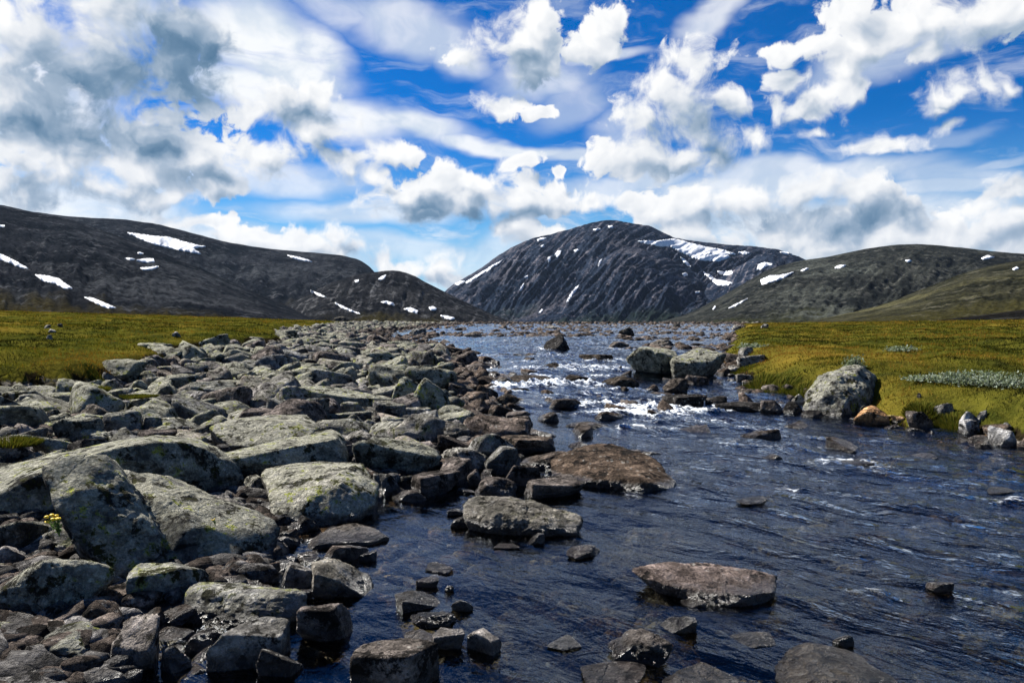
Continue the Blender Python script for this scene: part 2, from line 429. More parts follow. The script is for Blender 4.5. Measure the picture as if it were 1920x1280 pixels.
# ------------------------------------------------------------------ ground sheet
def rock_speckle(t, pos):
    """Stone-to-stone variation used on gravel and bed."""
    c = t.voro(pos, 9.0, 'F1', 0, out='Color')
    return t.sep(c)[0]
def ground_material():
    m, t, out = new_mat('ground')
    geo = t.node('ShaderNodeNewGeometry')
    pos = geo.outputs['Position']
    at = t.node('ShaderNodeAttribute'); at.attribute_name = 'tone'   # r grass, g wet, b soil edge
    r, g, b = t.sep(at.outputs['Color'])
    big = t.noise(pos, 0.22, 5, 0.6)
    mid = t.noise(pos, 1.3, 6, 0.65)
    fin = t.noise(pos, 14.0, 6, 0.7)
    # sward: olive, straw and rust patches
    sw = t.mix(t.ramp(mid, 0.36, 0.66), (0.022, 0.027, 0.005), (0.075, 0.070, 0.010))
    sw = t.mix(t.m('MULTIPLY', t.ramp(big, 0.50, 0.68), 0.75), sw, (0.150, 0.100, 0.016))
    sw = t.mix(t.m('MULTIPLY', t.ramp(t.noise(pos, 3.1, 5, 0.6), 0.56, 0.72), 0.8), sw, (0.020, 0.022, 0.006))
    sw = t.mix(t.m('MULTIPLY', t.ramp(fin, 0.5, 0.75), 0.5), sw, (0.14, 0.12, 0.025))
    # gravel and cobbles
    v = t.voro(pos, 7.0, 'F1', 0, out='Color')
    e = t.voro(pos, 7.0, 'DISTANCE_TO_EDGE')
    gv = t.mix(t.sep(v)[0], (0.055, 0.048, 0.042), (0.22, 0.20, 0.175))
    gv = t.mix(t.ramp(e, 0.0, 0.10, 1, 0), gv, (0.02, 0.017, 0.014))
    gv = t.mix(t.m('MULTIPLY', t.ramp(mid, 0.50, 0.62), 0.8), gv, (0.035, 0.034, 0.012))
    bed = t.mix(t.sep(v)[1], (0.018, 0.011, 0.006), (0.085, 0.052, 0.028))
    bed = t.mix(t.ramp(e, 0.0, 0.12, 1, 0), bed, (0.008, 0.006, 0.004))
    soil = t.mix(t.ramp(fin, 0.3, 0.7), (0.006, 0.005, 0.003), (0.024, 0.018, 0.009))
    c = t.mix(t.ramp(g, 0.35, 0.6), gv, bed)
    c = t.mix(t.ramp(t.m('ADD', r, t.m('MULTIPLY', t.m('SUBTRACT', fin, 0.5), 0.9)), 0.38, 0.56), c, sw)
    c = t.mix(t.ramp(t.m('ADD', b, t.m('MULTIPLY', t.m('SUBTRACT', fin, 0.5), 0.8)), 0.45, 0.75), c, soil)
    h = t.m('ADD', t.m('MULTIPLY', t.m('SUBTRACT', 1.0, r), t.ramp(e, 0, 0.25)), t.m('MULTIPLY', fin, 1.2))
    principled(t, out, c, 0.9, bump(t, h, 0.05, 0.9), 0.0)
    return m
def build_ground():
    nr, nc = 390, 370
    ys = np.concatenate([np.linspace(-4, 1.2, 30), np.geomspace(1.3, 1700, nr - 30)])
    tt = np.linspace(-1, 1, nc)
    tt = 0.72 * tt + 0.28 * tt ** 3
    X = tt[None, :] * (7 + 1.15 * np.clip(ys, 0, None))[:, None]
    Yg = np.repeat(ys[:, None], nc, 1)
    x, y = X.ravel(), Yg.ravel()
    z = ground_z(x, y)
    wet, gl, gr = masks(x, y)
    gf = np.maximum(gl, gr)
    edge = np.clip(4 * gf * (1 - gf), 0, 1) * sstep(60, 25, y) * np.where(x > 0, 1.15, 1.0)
    far = sstep(125, 160, y)
    gf = gf * (1 - far) + far * sstep(-25, -60, x)
    gf = np.maximum(gf, far * sstep(20, 60, x))
    col = np.stack([gf, np.clip(0.5 + wet / 0.35, 0, 1) * (1 - far), edge, np.ones_like(x)], 1)
    me = mesh_from('ground', np.stack([x, y, z], 1), grid_faces(nr, nc), ground_material(), True, col)
    tag(link('ground', me), kind='structure')
build_ground()

# ------------------------------------------------------------------ mountains, each a relief at its own distance
def mountain_material(name, rock_a, rock_b, scree, veg, face=None):  # fell and peak colours passed in are cut low to carry cloud shadow
    m, t, out = new_mat(name)
    geo = t.node('ShaderNodeNewGeometry'); pos = geo.outputs['Position']
    at = t.node('ShaderNodeAttribute'); at.attribute_name = 'tone'
    r, g, b = t.sep(at.outputs['Color'])     # r ridge/gully, g plants, b scree
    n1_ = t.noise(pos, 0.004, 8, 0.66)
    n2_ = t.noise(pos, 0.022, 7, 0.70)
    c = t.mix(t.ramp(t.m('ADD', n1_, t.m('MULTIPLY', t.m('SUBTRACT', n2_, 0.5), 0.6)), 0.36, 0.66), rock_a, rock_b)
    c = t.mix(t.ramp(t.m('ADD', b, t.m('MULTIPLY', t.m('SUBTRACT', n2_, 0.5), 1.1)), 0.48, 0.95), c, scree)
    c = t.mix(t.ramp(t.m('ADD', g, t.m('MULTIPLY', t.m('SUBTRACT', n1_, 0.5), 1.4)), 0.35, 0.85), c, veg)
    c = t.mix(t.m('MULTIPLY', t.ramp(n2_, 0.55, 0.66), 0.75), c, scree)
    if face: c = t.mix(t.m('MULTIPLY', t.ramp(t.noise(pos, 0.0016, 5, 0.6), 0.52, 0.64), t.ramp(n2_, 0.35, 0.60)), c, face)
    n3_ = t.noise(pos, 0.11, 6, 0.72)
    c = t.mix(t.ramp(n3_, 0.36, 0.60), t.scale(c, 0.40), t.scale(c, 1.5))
    h = t.m('ADD', t.m('MULTIPLY', n2_, 14.0), t.m('MULTIPLY', n3_, 6.0))
    principled(t, out, c, 1.0, bump(t, h, 1.0, 1.0), 0.0)
    return m
RELIEF = {}
def mountain(name, label, prof, Rd, Fd, mat, amp, shear, wav, seed, power=1.25, vegtop=0.4, foot=None, nr=130, step=3.0, ridged=True, edge_amp=0.35, lumps=0.7):
    if foot is None: foot = -0.013 * Fd
    px = np.array([p[0] for p in prof], float); py = np.array([p[1] for p in prof], float)
    inner = np.arange(max(px[0], -180), min(px[-1], 2100) + 0.1, step)
    cols = np.concatenate([np.arange(px[0], inner[0] - 5, 14.0), inner, np.arange(inner[-1] + 14, px[-1] + 0.1, 14.0)])
    pyc = np.interp(cols, px, py)
    k = np.ones(7) / 7
    pyc = np.convolve(np.pad(pyc, 3, 'edge'), k, 'valid')
    rows = np.concatenate([np.linspace(0, 1, nr), np.linspace(1.02, 1.5, 14)])
    C, S = np.meshgrid(cols, rows)
    P = np.repeat(pyc[None, :], len(rows), 0)
    dx, dz = pix_dir(C, P)
    H = EYE + dz * Rd
    Yd = Fd + S * (Rd - Fd)
    s = np.clip(S, 0, 1)
    base = foot + (H - foot) * s ** power
    base = np.where(S > 1, H - (S - 1) * (Rd - Fd) * 0.45, base)
    u = (C - shear * s) / wav
    # ribs and gullies run down the fall line, leaning as in the photograph
    g = 0.55 * fbm(u, s * 1.6, 4, seed, 0.5) + 0.55 * (fbm(u * 2.3 + 0.4 * n2(u, s * 3, seed), s * 2.6, 5, seed + 5, 0.62, True) - 0.35) * (1 if ridged else 0.5)
    g2 = fbm(C / 34.0 + 3, S * 7.0, 6, seed + 9, 0.62)
    env = np.clip((H - foot) / 350.0, 0.05, 1.6) * (np.sin(np.pi * np.clip(s, 0, 1) ** 0.9) ** 0.8 + edge_amp * sstep(0.75, 1.0, s) * 0.25)
    z = base + amp * env * (g + lumps * g2)
    z = np.maximum(z, foot - 1.5)
    X = dx * Yd
    v = np.stack([X, Yd, z], -1).reshape(-1, 3)
    plants = np.clip(1.0 - s / vegtop, 0, 1) ** 0.7 + 0.25 * g2
    scr = np.clip(0.42 + (1.0 if ridged else 0.5) * fbm((C - shear * s) / (wav * 0.30), s * 2.6, 5, seed + 20, 0.65), 0, 1) * sstep(0.05, 0.3, s)
    col = np.stack([np.clip(g * .5 + .5, 0, 1), np.clip(plants, 0, 1), scr, np.ones_like(s)], -1).reshape(-1, 4)
    f = grid_faces(len(rows), len(cols))
    me = mesh_from(name, v, f, mat, True, col)
    o = link(name, me)
    tag(o, label, 'mountain', kind='structure')
    RELIEF[o.name] = BVHTree.FromPolygons(v.tolist(), f.tolist())
    return o
M_left = mountain_material('cloud_shaded_fell', (0.0045, 0.0055, 0.0075), (0.016, 0.0175, 0.0210), (0.058, 0.060, 0.064), (0.024, 0.0195, 0.0065), (0.036, 0.039, 0.043))  # rock darkened as if clouds shaded the fell
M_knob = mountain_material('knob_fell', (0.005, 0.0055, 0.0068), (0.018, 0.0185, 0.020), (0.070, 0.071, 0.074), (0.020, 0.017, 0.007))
M_peak = mountain_material('hazed_shaded_rock', (0.0055, 0.0095, 0.0185), (0.018, 0.025, 0.041), (0.120, 0.112, 0.125), (0.012, 0.0175, 0.0155), (0.054, 0.053, 0.063))  # blue of distance and cloud shade both put into the rock colour
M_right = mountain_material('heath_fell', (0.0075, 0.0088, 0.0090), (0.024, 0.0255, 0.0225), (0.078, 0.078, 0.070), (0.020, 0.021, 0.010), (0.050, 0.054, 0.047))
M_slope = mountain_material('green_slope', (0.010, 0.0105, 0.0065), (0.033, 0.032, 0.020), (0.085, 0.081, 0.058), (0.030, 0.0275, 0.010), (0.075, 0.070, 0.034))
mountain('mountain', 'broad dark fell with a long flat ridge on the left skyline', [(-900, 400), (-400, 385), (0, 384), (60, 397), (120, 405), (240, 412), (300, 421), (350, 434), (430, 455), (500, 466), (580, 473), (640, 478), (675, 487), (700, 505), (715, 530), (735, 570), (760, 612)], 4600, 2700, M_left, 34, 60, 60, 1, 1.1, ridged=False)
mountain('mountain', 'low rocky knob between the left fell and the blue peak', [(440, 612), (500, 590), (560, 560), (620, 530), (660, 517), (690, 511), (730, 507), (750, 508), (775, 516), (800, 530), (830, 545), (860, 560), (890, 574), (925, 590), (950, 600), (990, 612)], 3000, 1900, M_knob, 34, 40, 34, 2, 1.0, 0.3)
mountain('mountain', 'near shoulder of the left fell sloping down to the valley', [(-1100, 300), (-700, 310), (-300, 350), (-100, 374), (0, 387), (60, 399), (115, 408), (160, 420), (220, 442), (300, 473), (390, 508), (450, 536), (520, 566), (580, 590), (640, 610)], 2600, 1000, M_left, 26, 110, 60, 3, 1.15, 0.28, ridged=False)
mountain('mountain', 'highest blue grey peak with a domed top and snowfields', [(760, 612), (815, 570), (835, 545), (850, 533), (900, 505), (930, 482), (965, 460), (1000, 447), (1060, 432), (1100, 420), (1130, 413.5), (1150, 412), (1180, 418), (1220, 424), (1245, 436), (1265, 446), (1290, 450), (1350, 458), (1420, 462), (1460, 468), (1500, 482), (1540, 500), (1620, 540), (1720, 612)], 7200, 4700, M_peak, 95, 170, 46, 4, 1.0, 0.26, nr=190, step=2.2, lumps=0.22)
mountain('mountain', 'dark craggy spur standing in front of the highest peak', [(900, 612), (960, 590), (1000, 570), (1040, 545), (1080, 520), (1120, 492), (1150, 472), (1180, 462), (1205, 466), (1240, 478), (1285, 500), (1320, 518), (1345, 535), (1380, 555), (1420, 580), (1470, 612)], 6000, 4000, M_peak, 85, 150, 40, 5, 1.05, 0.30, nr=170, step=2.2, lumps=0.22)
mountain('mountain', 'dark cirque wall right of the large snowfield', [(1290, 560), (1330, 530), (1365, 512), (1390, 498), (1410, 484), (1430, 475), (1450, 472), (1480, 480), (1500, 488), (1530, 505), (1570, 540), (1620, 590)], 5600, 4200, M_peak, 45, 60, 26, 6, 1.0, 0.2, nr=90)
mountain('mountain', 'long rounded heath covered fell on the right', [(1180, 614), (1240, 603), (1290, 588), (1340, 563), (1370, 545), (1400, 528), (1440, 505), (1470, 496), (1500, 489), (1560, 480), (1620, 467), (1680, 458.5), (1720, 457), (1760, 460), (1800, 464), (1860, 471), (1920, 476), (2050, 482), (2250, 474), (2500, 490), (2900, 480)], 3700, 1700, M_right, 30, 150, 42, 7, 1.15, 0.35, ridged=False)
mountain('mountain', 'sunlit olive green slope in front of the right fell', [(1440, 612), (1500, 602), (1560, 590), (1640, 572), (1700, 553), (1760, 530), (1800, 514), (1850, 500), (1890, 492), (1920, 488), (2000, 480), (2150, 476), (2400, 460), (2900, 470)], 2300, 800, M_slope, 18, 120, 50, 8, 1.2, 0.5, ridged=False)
# low moraine bank, a cloud shadow put into its dark colour
M_moraine = mountain_material('shaded_moraine', (0.006, 0.006, 0.006), (0.016, 0.015, 0.012), (0.03, 0.03, 0.026), (0.012, 0.012, 0.006))
mountain('moraine', 'low moraine bank coloured dark as cloud shadow behind the right meadow', [(1735, 604), (1770, 599), (1810, 594), (1850, 589), (1920, 580), (2020, 574), (2300, 566), (2700, 571)], 520, 330, M_moraine, 2.0, 20, 40, 12, 1.0, 0.2, foot=-4, nr=40, ridged=False)
bpy.data.objects['moraine']['category'] = 'moraine'

# ------------------------------------------------------------------ snow patches lying on the mountains
def snow_material():
    m, t, out = new_mat('old_snow')
    geo = t.node('ShaderNodeNewGeometry')
    n = t.noise(geo.outputs['Position'], 0.06, 5, 0.6)
    c = t.mix(t.ramp(n, 0.35, 0.65), (0.42, 0.44, 0.48), (0.62, 0.63, 0.65))
    principled(t, out, c, 0.7, bump(t, n, 2.0, 0.4), 0.2)
    return m
M_snow = snow_material()
def hit_relief(px, py):
    dx, dz = pix_dir(px, py)
    d = Vector((dx, 1.0, dz)); L = d.length; d.normalize()
    best = None
    for b in RELIEF.values():
        loc, nor, _, dist = b.ray_cast(Vector((0, 0, EYE)), d, 30000)
        if loc is not None and (best is None or dist < best[1]): best = (loc, dist, nor)
    return best
def snow_patch(label, poly):
    rr = random.Random(hash(tuple(poly[0])) & 0xffff)
    # dense ragged outline
    pts = []
    n = len(poly)
    for i in range(n):
        a, b = poly[i], poly[(i + 1) % n]
        L = math.hypot(b[0] - a[0], b[1] - a[1])
        k = max(1, int(L / 2.0))
        for j in range(k):
            f = j / k
            e = min(0.9, L * 0.06) * (1 if j else 0.3)
            pts.append((a[0] + (b[0] - a[0]) * f + rr.uniform(-e, e), a[1] + (b[1] - a[1]) * f + rr.uniform(-e, e) * 0.7))
    m = len(pts)
    xs = [p[0] for p in pts]; ys = [p[1] for p in pts]
    inner = []
    st = 3.0
    y = min(ys) + 1.0
    while y < max(ys):
        x = min(xs) + 1.0
        while x < max(xs):
            inn = False
            for i in range(m):
                (x1, y1), (x2, y2) = pts[i], pts[i - 1]
                if (y1 > y) != (y2 > y) and x < (x2 - x1) * (y - y1) / (y2 - y1) + x1: inn = not inn
            if inn: inner.append((x, y))
            x += st
        y += st * 0.7
    vs, _, fs, *_ = delaunay_2d_cdt([Vector(p) for p in pts + inner], [(i, (i + 1) % m) for i in range(m)], [], 1, 0.01)
    hits = [hit_relief(p[0], p[1]) for p in vs]
    ds = [h[1] for h in hits if h]
    if not ds: return
    med = sorted(ds)[len(ds) // 2]
    co = []
    for p, h in zip(vs, hits):
        dx, dz = pix_dir(p[0], p[1])
        d = Vector((dx, 1.0, dz)).normalized()
        D = h[1] if h and abs(h[1] - med) < med * 0.14 else med
        co.append(Vector((0, 0, EYE)) + d * D)
    up = Vector((0, -0.35, 0.94)) * (med * 0.0011)
    verts = [c + up for c in co] + [c - up * 2.0 for c in co]
    nv = len(co)
    faces = [tuple(f) for f in fs]
    edge = {}
    for f in fs:
        for i in range(len(f)):
            e = (f[i], f[(i + 1) % len(f)])
            edge[e] = True
    for (a, b) in list(edge):
        if (b, a) not in edge: faces.append((b, a, a + nv, b + nv))
    me = bpy.data.meshes.new('snow_patch')
    o0 = co[0]
    me.from_pydata([tuple(v - o0) for v in verts], [], faces)
    me.polygons.foreach_set('use_smooth', [True] * len(me.polygons))
    me.materials.append(M_snow); me.update()
    o = link('snow_patch', me); o.location = o0
    tag(o, label, 'snow patch', 'snow patches on the fells')
SNOW = [
    ('long bright snowfield high on the left fell under its flat ridge', [(239, 437), (262, 440), (290, 444), (318, 446), (345, 454), (372, 461), (386, 463), (362, 466), (377, 477), (350, 472), (320, 466), (290, 459), (262, 448)]),
    ('small snow streak below the long snowfield, upper of three', [(258, 475), (262, 474), (269, 476), (262, 477)]),
    ('thin flat snow strip beside the snow lens on the left fell', [(234, 485), (243, 484.5), (253, 487), (243, 488)]),
    ('snow lens with ragged right end on the left fell', [(256, 489), (270, 486), (288, 486), (290, 491), (275, 493), (262, 491)]),
    ('lowest snow strip of the cluster below the long snowfield', [(263, 503), (280, 502), (298, 500), (285, 506), (268, 507)]),
    ('slanting snow stripe at the left picture edge', [(-10, 474), (8, 480), (30, 491), (53, 504), (40, 503), (15, 492), (-10, 484)]),
    ('ragged snow patch in the gully below the slanting stripe', [(66, 516), (90, 518), (112, 524), (120, 531), (136, 541), (122, 542), (104, 533), (80, 527)]),
    ('lowest snow tongue at the foot of the left fell', [(158, 558), (175, 560), (195, 568), (218, 578), (200, 578), (180, 569)]),
    ('tiny snow dash at the very top left of the fell', [(-6, 423), (9, 423.5), (8, 426), (-6, 426)]),
    ('slim snow streak on the right end of the long flat ridge', [(539, 479), (555, 482), (572, 486), (585, 491), (570, 490), (550, 485)]),
    ('snow spot on the top of the rocky knob', [(709, 524), (716, 519), (724, 516), (722, 522), (714, 526)]),
    ('small snow spot left of the knob summit', [(665, 527), (673, 525), (672, 529), (666, 530)]),
    ('faint snow dash on the knob flank, upper left', [(582, 545), (590, 548), (598, 551), (612, 558), (600, 555), (588, 549)]),
    ('long thin snow line running down the knob flank', [(628, 568), (640, 573), (655, 580), (676, 589), (660, 585), (640, 577)]),
    ('snow crescent in the middle of the knob slope', [(714, 567), (725, 565), (738, 569), (740, 573), (728, 570)]),
    ('bright snow patch right of the crescent on the knob slope', [(757, 580), (770, 577), (784, 583), (782, 588), (770, 585)]),
    ('upper right snow patch on the knob slope', [(804, 577), (812, 575), (819, 579), (816, 582), (808, 582)]),
    ('lowest snow patch at the foot of the knob', [(826, 592), (840, 593), (853, 597), (846, 600), (834, 597)]),
    ('long narrow snow stripe down the left edge of the highest peak', [(873, 530), (890, 519), (910, 507), (930, 495), (942, 488), (938, 493), (915, 508), (892, 522), (877, 532)]),
    ('snow scraps at the lower left edge of the highest peak', [(853, 533), (862, 528), (872, 528), (866, 533), (858, 535)]),
    ('flat snow patch near the left shoulder of the highest peak', [(1007, 450), (1016, 447), (1025, 447), (1018, 451), (1010, 452)]),
    ('hook shaped snow spot in the reddish face of the peak', [(1040, 478), (1046, 471), (1053, 471), (1050, 478), (1045, 484)]),
    ('snow drip left of the hook shaped snow spot', [(1027, 484), (1033, 482), (1031, 490), (1028, 494)]),
    ('short snow streak on the middle buttress of the peak', [(1121, 497), (1125, 489), (1129, 486), (1127, 494), (1122, 501)]),
    ('snow streak slanting down the lower face of the peak', [(1062, 566), (1070, 552), (1078, 541), (1086, 535), (1080, 546), (1068, 562), (1061, 570)]),
    ('small snow dot low on the left face of the peak', [(984, 520), (990, 517), (990, 522), (985, 522)]),
    ('large bright snowfield in the cirque of the highest peak', [(1196, 453), (1220, 452), (1236, 452), (1262, 449), (1275, 451), (1292, 456), (1320, 463), (1350, 468), (1380, 477), (1362, 478), (1370, 483), (1350, 490), (1320, 489), (1300, 484), (1280, 475), (1258, 463), (1238, 462), (1215, 458)]),
    ('narrow snow ribbon along the spur below the large snowfield', [(1276, 483), (1284, 487), (1292, 495), (1296, 501), (1288, 498), (1280, 490)]),
    ('snow tongue between the spur and the cirque wall', [(1318, 510), (1332, 517), (1342, 525), (1358, 527), (1374, 531), (1362, 536), (1345, 535), (1332, 524)]),
    ('broken snow patch above the snow tongue', [(1345, 509), (1358, 510), (1372, 508), (1374, 514), (1362, 516), (1350, 515)]),
    ('steep snow wedge on the cirque wall', [(1421, 497), (1432, 493), (1449, 495), (1436, 501), (1418, 508)]),
    ('snow strip behind the top of the cirque wall', [(1384, 474), (1396, 472), (1406, 475), (1394, 478)]),
    ('large snow patch on the near end of the right fell', [(1426, 525), (1442, 518), (1462, 517), (1488, 511), (1470, 522), (1448, 529), (1428, 534)]),
    ('thin snow line low on the left flank of the right fell', [(1366, 578), (1380, 571), (1394, 564), (1402, 560), (1392, 567), (1374, 577)]),
    ('tiny upright snow spot left of the thin snow line', [(1336, 580), (1340, 574), (1342, 576), (1338, 582)]),
    ('small snow dash right of the large patch on the right fell', [(1501, 508), (1512, 503), (1516, 504), (1506, 509)]),
    ('snow dash near the top of the right fell', [(1565, 502), (1574, 498), (1586, 498), (1578, 502), (1567, 504)]),
    ('small snow spot right of the summit of the right fell', [(1840, 485), (1852, 480), (1864, 483), (1850, 486), (1843, 487)]),
    ('pale snow dash on the middle of the right fell', [(1697, 489), (1704, 488), (1710, 490), (1703, 492)]),
    ('tiny snow spot at the right picture edge above the green slope', [(1898, 505), (1906, 501), (1910, 504), (1902, 507)]),
    ('snow dot on the upper reddish face of the peak, below the flat shoulder patch', [(1014, 462), (1019, 460), (1021, 463), (1016, 465)]),
    ('snow sliver between the middle buttress and the hook shaped spot', [(1076, 470), (1083, 468), (1086, 470), (1079, 473)]),
    ('snow speck on the top of the peak dome, left of the summit', [(1112, 431), (1121, 429), (1127, 430), (1118, 433)]),
    ('snow speck on the top of the peak dome, at the summit', [(1140, 425), (1148, 424), (1150, 427), (1143, 428)]),
    ('broken snow streak left of the long lower face streak', [(974, 545), (979, 536), (983, 530), (982, 537), (977, 546)]),
    ('tiny snow streak at the foot of the peak', [(1010, 588), (1016, 580), (1018, 582), (1013, 589)]),
    ('snow dots below the narrow ribbon on the spur', [(1279, 514), (1286, 512), (1290, 516), (1282, 518)]),
    ('snow dash under the right hand cliff of the spur', [(1303, 548), (1312, 547), (1310, 550), (1304, 550)]),
    ('slim snow dash near the right end of the cirque rim', [(1462, 473), (1476, 474), (1486, 478), (1472, 477)]),
]
for lb, poly in SNOW: snow_patch(lb, poly)

# ------------------------------------------------------------------ clear mountain air: far slopes fade a little to blue
def build_haze():
    bm = bmesh.new()
    bmesh.ops.create_cube(bm, size=1.0)
    x0, x1, y0, y1, z0, z1 = -9000, 9000, -40, 8800, -66, 1150
    for v in bm.verts:
        v.co = (x1 if v.co.x > 0 else x0, y1 if v.co.y > 0 else y0, z1 if v.co.z > 0 else z0)
    me = bpy.data.meshes.new('haze'); bm.to_mesh(me); bm.free()
    m = bpy.data.materials.new('haze'); m.use_nodes = True
    t = NT(m.node_tree); t.n.clear()
    out = t.node('ShaderNodeOutputMaterial')
    pv = t.node('ShaderNodeVolumePrincipled')
    pv.inputs['Color'].default_value = (0.50, 0.70, 1.0, 1)
    pv.inputs['Density'].default_value = HAZE
    pv.inputs['Anisotropy'].default_value = 0.2
    t.l.new(pv.outputs[0], out.inputs['Volume'])
    me.materials.append(m)
    tag(link('haze', me), kind='stuff')['label'] = 'thin blue mountain air'
HAZE = 4.2e-6
scene.cycles.volume_bounces = 0
build_haze()

# ------------------------------------------------------------------ stone material: tint and lichen come from the object colour
def stone_material(name, from_mesh=False):
    m, t, out = new_mat(name)
    geo = t.node('ShaderNodeNewGeometry'); pos = geo.outputs['Position']; nor = geo.outputs['Normal']
    if from_mesh:
        at = t.node('ShaderNodeAttribute'); at.attribute_name = 'tone'
        tint, lich = at.outputs['Color'], at.outputs['Alpha']
        q = pos
    else:
        oi = t.node('ShaderNodeObjectInfo')
        tint, lich = oi.outputs['Color'], oi.outputs['Alpha']
        off = t.m('MULTIPLY', oi.outputs['Random'], 37.0)
        q = t.vm('ADD', pos, t.xyz(off, t.m('MULTIPLY', off, 1.7), 0.0))
    up = t.sep(nor)[2]
    n_l0 = t.noise(q, 1.1, 3, 0.5)
    n_big = t.noise(q, 2.6, 5, 0.6)
    n_mid = t.noise(q, 9.0, 8, 0.70)
    n_fin = t.noise(q, 55.0, 5, 0.72)
    c = t.mix(t.ramp(n_big, 0.32, 0.68), t.scale(tint, 0.75), t.scale(tint, 1.75))
    c = t.mix(t.ramp(n_mid, 0.40, 0.64), t.scale(c, 0.42), t.scale(c, 1.35))
    c = t.mix(t.m('MULTIPLY', t.ramp(n_fin, 0.48, 0.68), 0.65), c, t.scale(c, 2.1))
    c = t.mix(t.m('MULTIPLY', t.ramp(n_fin, 0.46, 0.32), 0.65), c, t.scale(c, 0.3))
    lay = t.noise(t.vm('MULTIPLY', t.vm('ADD', q, t.scale(t.xyz(n_big, n_big, n_l0), 0.5)), (1.2, 1.2, 7.0)), 3.0, 4, 0.6)
    c = t.mix(t.m('MULTIPLY', t.ramp(lay, 0.46, 0.36), t.ramp(n_l0, 0.45, 0.6)), c, t.scale(c, 0.35))
    # lichen film on what faces the sky, paled to imitate sunlit tops, map lichen in brighter spots, black crust, white rosettes
    n_l = t.noise(q, 4.2, 6, 0.68)
    film = t.m('MULTIPLY', t.ramp(t.m('ADD', n_l, t.m('MULTIPLY', up, 0.10)), 0.44, 0.62), t.ramp(up, -0.1, 0.55))
    c = t.mix(t.m('MULTIPLY', film, t.m('MULTIPLY', lich, 0.80)), c, t.mix(t.ramp(n_fin, 0.35, 0.65), (0.235, 0.228, 0.170), (0.54, 0.525, 0.42)))
    mp = t.noise(q, 13.0, 6, 0.72)
    c = t.mix(t.m('MULTIPLY', t.m('MULTIPLY', t.ramp(t.m('ADD', mp, t.m('MULTIPLY', n_big, 0.35)), 0.735, 0.785), t.ramp(up, -0.35, 0.2)), t.m('MINIMUM', t.m('MULTIPLY', lich, 1.2), 1.0)), c, (0.30, 0.32, 0.06))
    bk = t.noise(q, 6.5, 7, 0.74)
    c = t.mix(t.m('MULTIPLY', t.ramp(bk, 0.53, 0.585), 0.9), c, (0.011, 0.010, 0.009))
    vs = t.voro(t.vm('ADD', q, t.scale(t.xyz(n_mid, n_fin, n_big), 0.06)), 24.0, 'F1', 0)
    vc = t.voro(t.vm('ADD', q, t.scale(t.xyz(n_mid, n_fin, n_big), 0.06)), 24.0, 'F1', 0, out='Color')
    spot = t.m('MULTIPLY', t.ramp(t.m('SUBTRACT', vs, t.m('MULTIPLY', t.sep(vc)[0], 0.42)), 0.02, -0.06), t.m('GREATER_THAN', t.sep(vc)[1], 0.5))
    c = t.mix(t.m('MULTIPLY', spot, t.ramp(n_mid, 0.4, 0.6, 0.05, 0.75)), c, (0.36, 0.35, 0.32))
    # wet band at the waterline
    z = t.sep(pos)[2]
    wl = t.m('MULTIPLY', t.ramp(t.sep(pos)[1], 9.0, 20.0), 0.26)
    wet = t.ramp(t.m('SUBTRACT', t.m('SUBTRACT', z, wl), t.m('MULTIPLY', t.m('SUBTRACT', n_mid, 0.5), 0.12)), 0.085, 0.035)
    river = t.node('ShaderNodeAttribute'); river.attribute_name = 'wetted'; river.attribute_type = 'OBJECT' if not from_mesh else 'GEOMETRY'
    wet = t.m('MULTIPLY', wet, river.outputs['Fac'])
    c = t.mix(wet, c, t.mix(0.5, t.scale(c, 0.42), (0.018, 0.012, 0.007)))
    rough = t.ramp(wet, 0, 1, 0.88, 0.28)
    warp = t.vm('ADD', q, t.scale(t.xyz(n_big, n_mid, n_l), 0.35))
    crack = t.voro(warp, 3.2, 'DISTANCE_TO_EDGE')
    chip = t.voro(t.vm('MULTIPLY', warp, (1, 1, 2.2)), 7.0, 'F1', 1)
    h = t.m('ADD', t.m('MULTIPLY', n_mid, 1.0), t.m('MULTIPLY', n_fin, 0.34))
    h = t.m('ADD', h, t.m('MULTIPLY', t.ramp(crack, 0.0, 0.035), 0.30))
    h = t.m('ADD', h, t.m('MULTIPLY', chip, 0.55))
    h = t.m('ADD', h, t.m('MULTIPLY', lay, t.ramp(n_l0, 0.45, 0.6, 0.1, 0.9)))
    h = t.m('ADD', h, t.m('MULTIPLY', t.ramp(bk, 0.55, 0.66), -0.25))
    principled(t, out, c, rough, bump(t, h, 0.085, 1.0), t.ramp(wet, 0, 1, 0.03, 0.5))
    return m
M_stone = stone_material('stone')
M_rubble = stone_material('rubble', True)

# ------------------------------------------------------------------ stone shapes
_ico = {}
def ico(k):
    if k not in _ico:
        bm = bmesh.new(); bmesh.ops.create_icosphere(bm, subdivisions=k, radius=1.0)
        v = np.array([x.co[:] for x in bm.verts]); f = np.array([[x.index for x in p.verts] for p in bm.faces], np.int32)
        bm.free(); _ico[k] = (v / np.linalg.norm(v, axis=1)[:, None], f)
    return _ico[k]
def planes_body(dirs, nrm, d, sharp):
    c = np.maximum(dirs @ nrm.T / d[None, :], 1e-3)
    return dirs * ((c ** sharp).sum(1) ** (-1.0 / sharp))[:, None]
def roughen(v, amp, freq, seed, oct=5):
    """Weathered surface: lumps, ledges and pits, relative to size 1."""
    r = np.linalg.norm(v, axis=1)[:, None]
    dr = v / r
    s, a, f = 0, 1.0, freq
    for i in range(oct):
        n = n3(v * f, seed + i)
        s = s + a * (n if i % 2 == 0 else 0.8 * (0.5 - np.abs(n)))
        a *= 0.60; f *= 2.1
    return v + dr * (s * amp)[:, None]
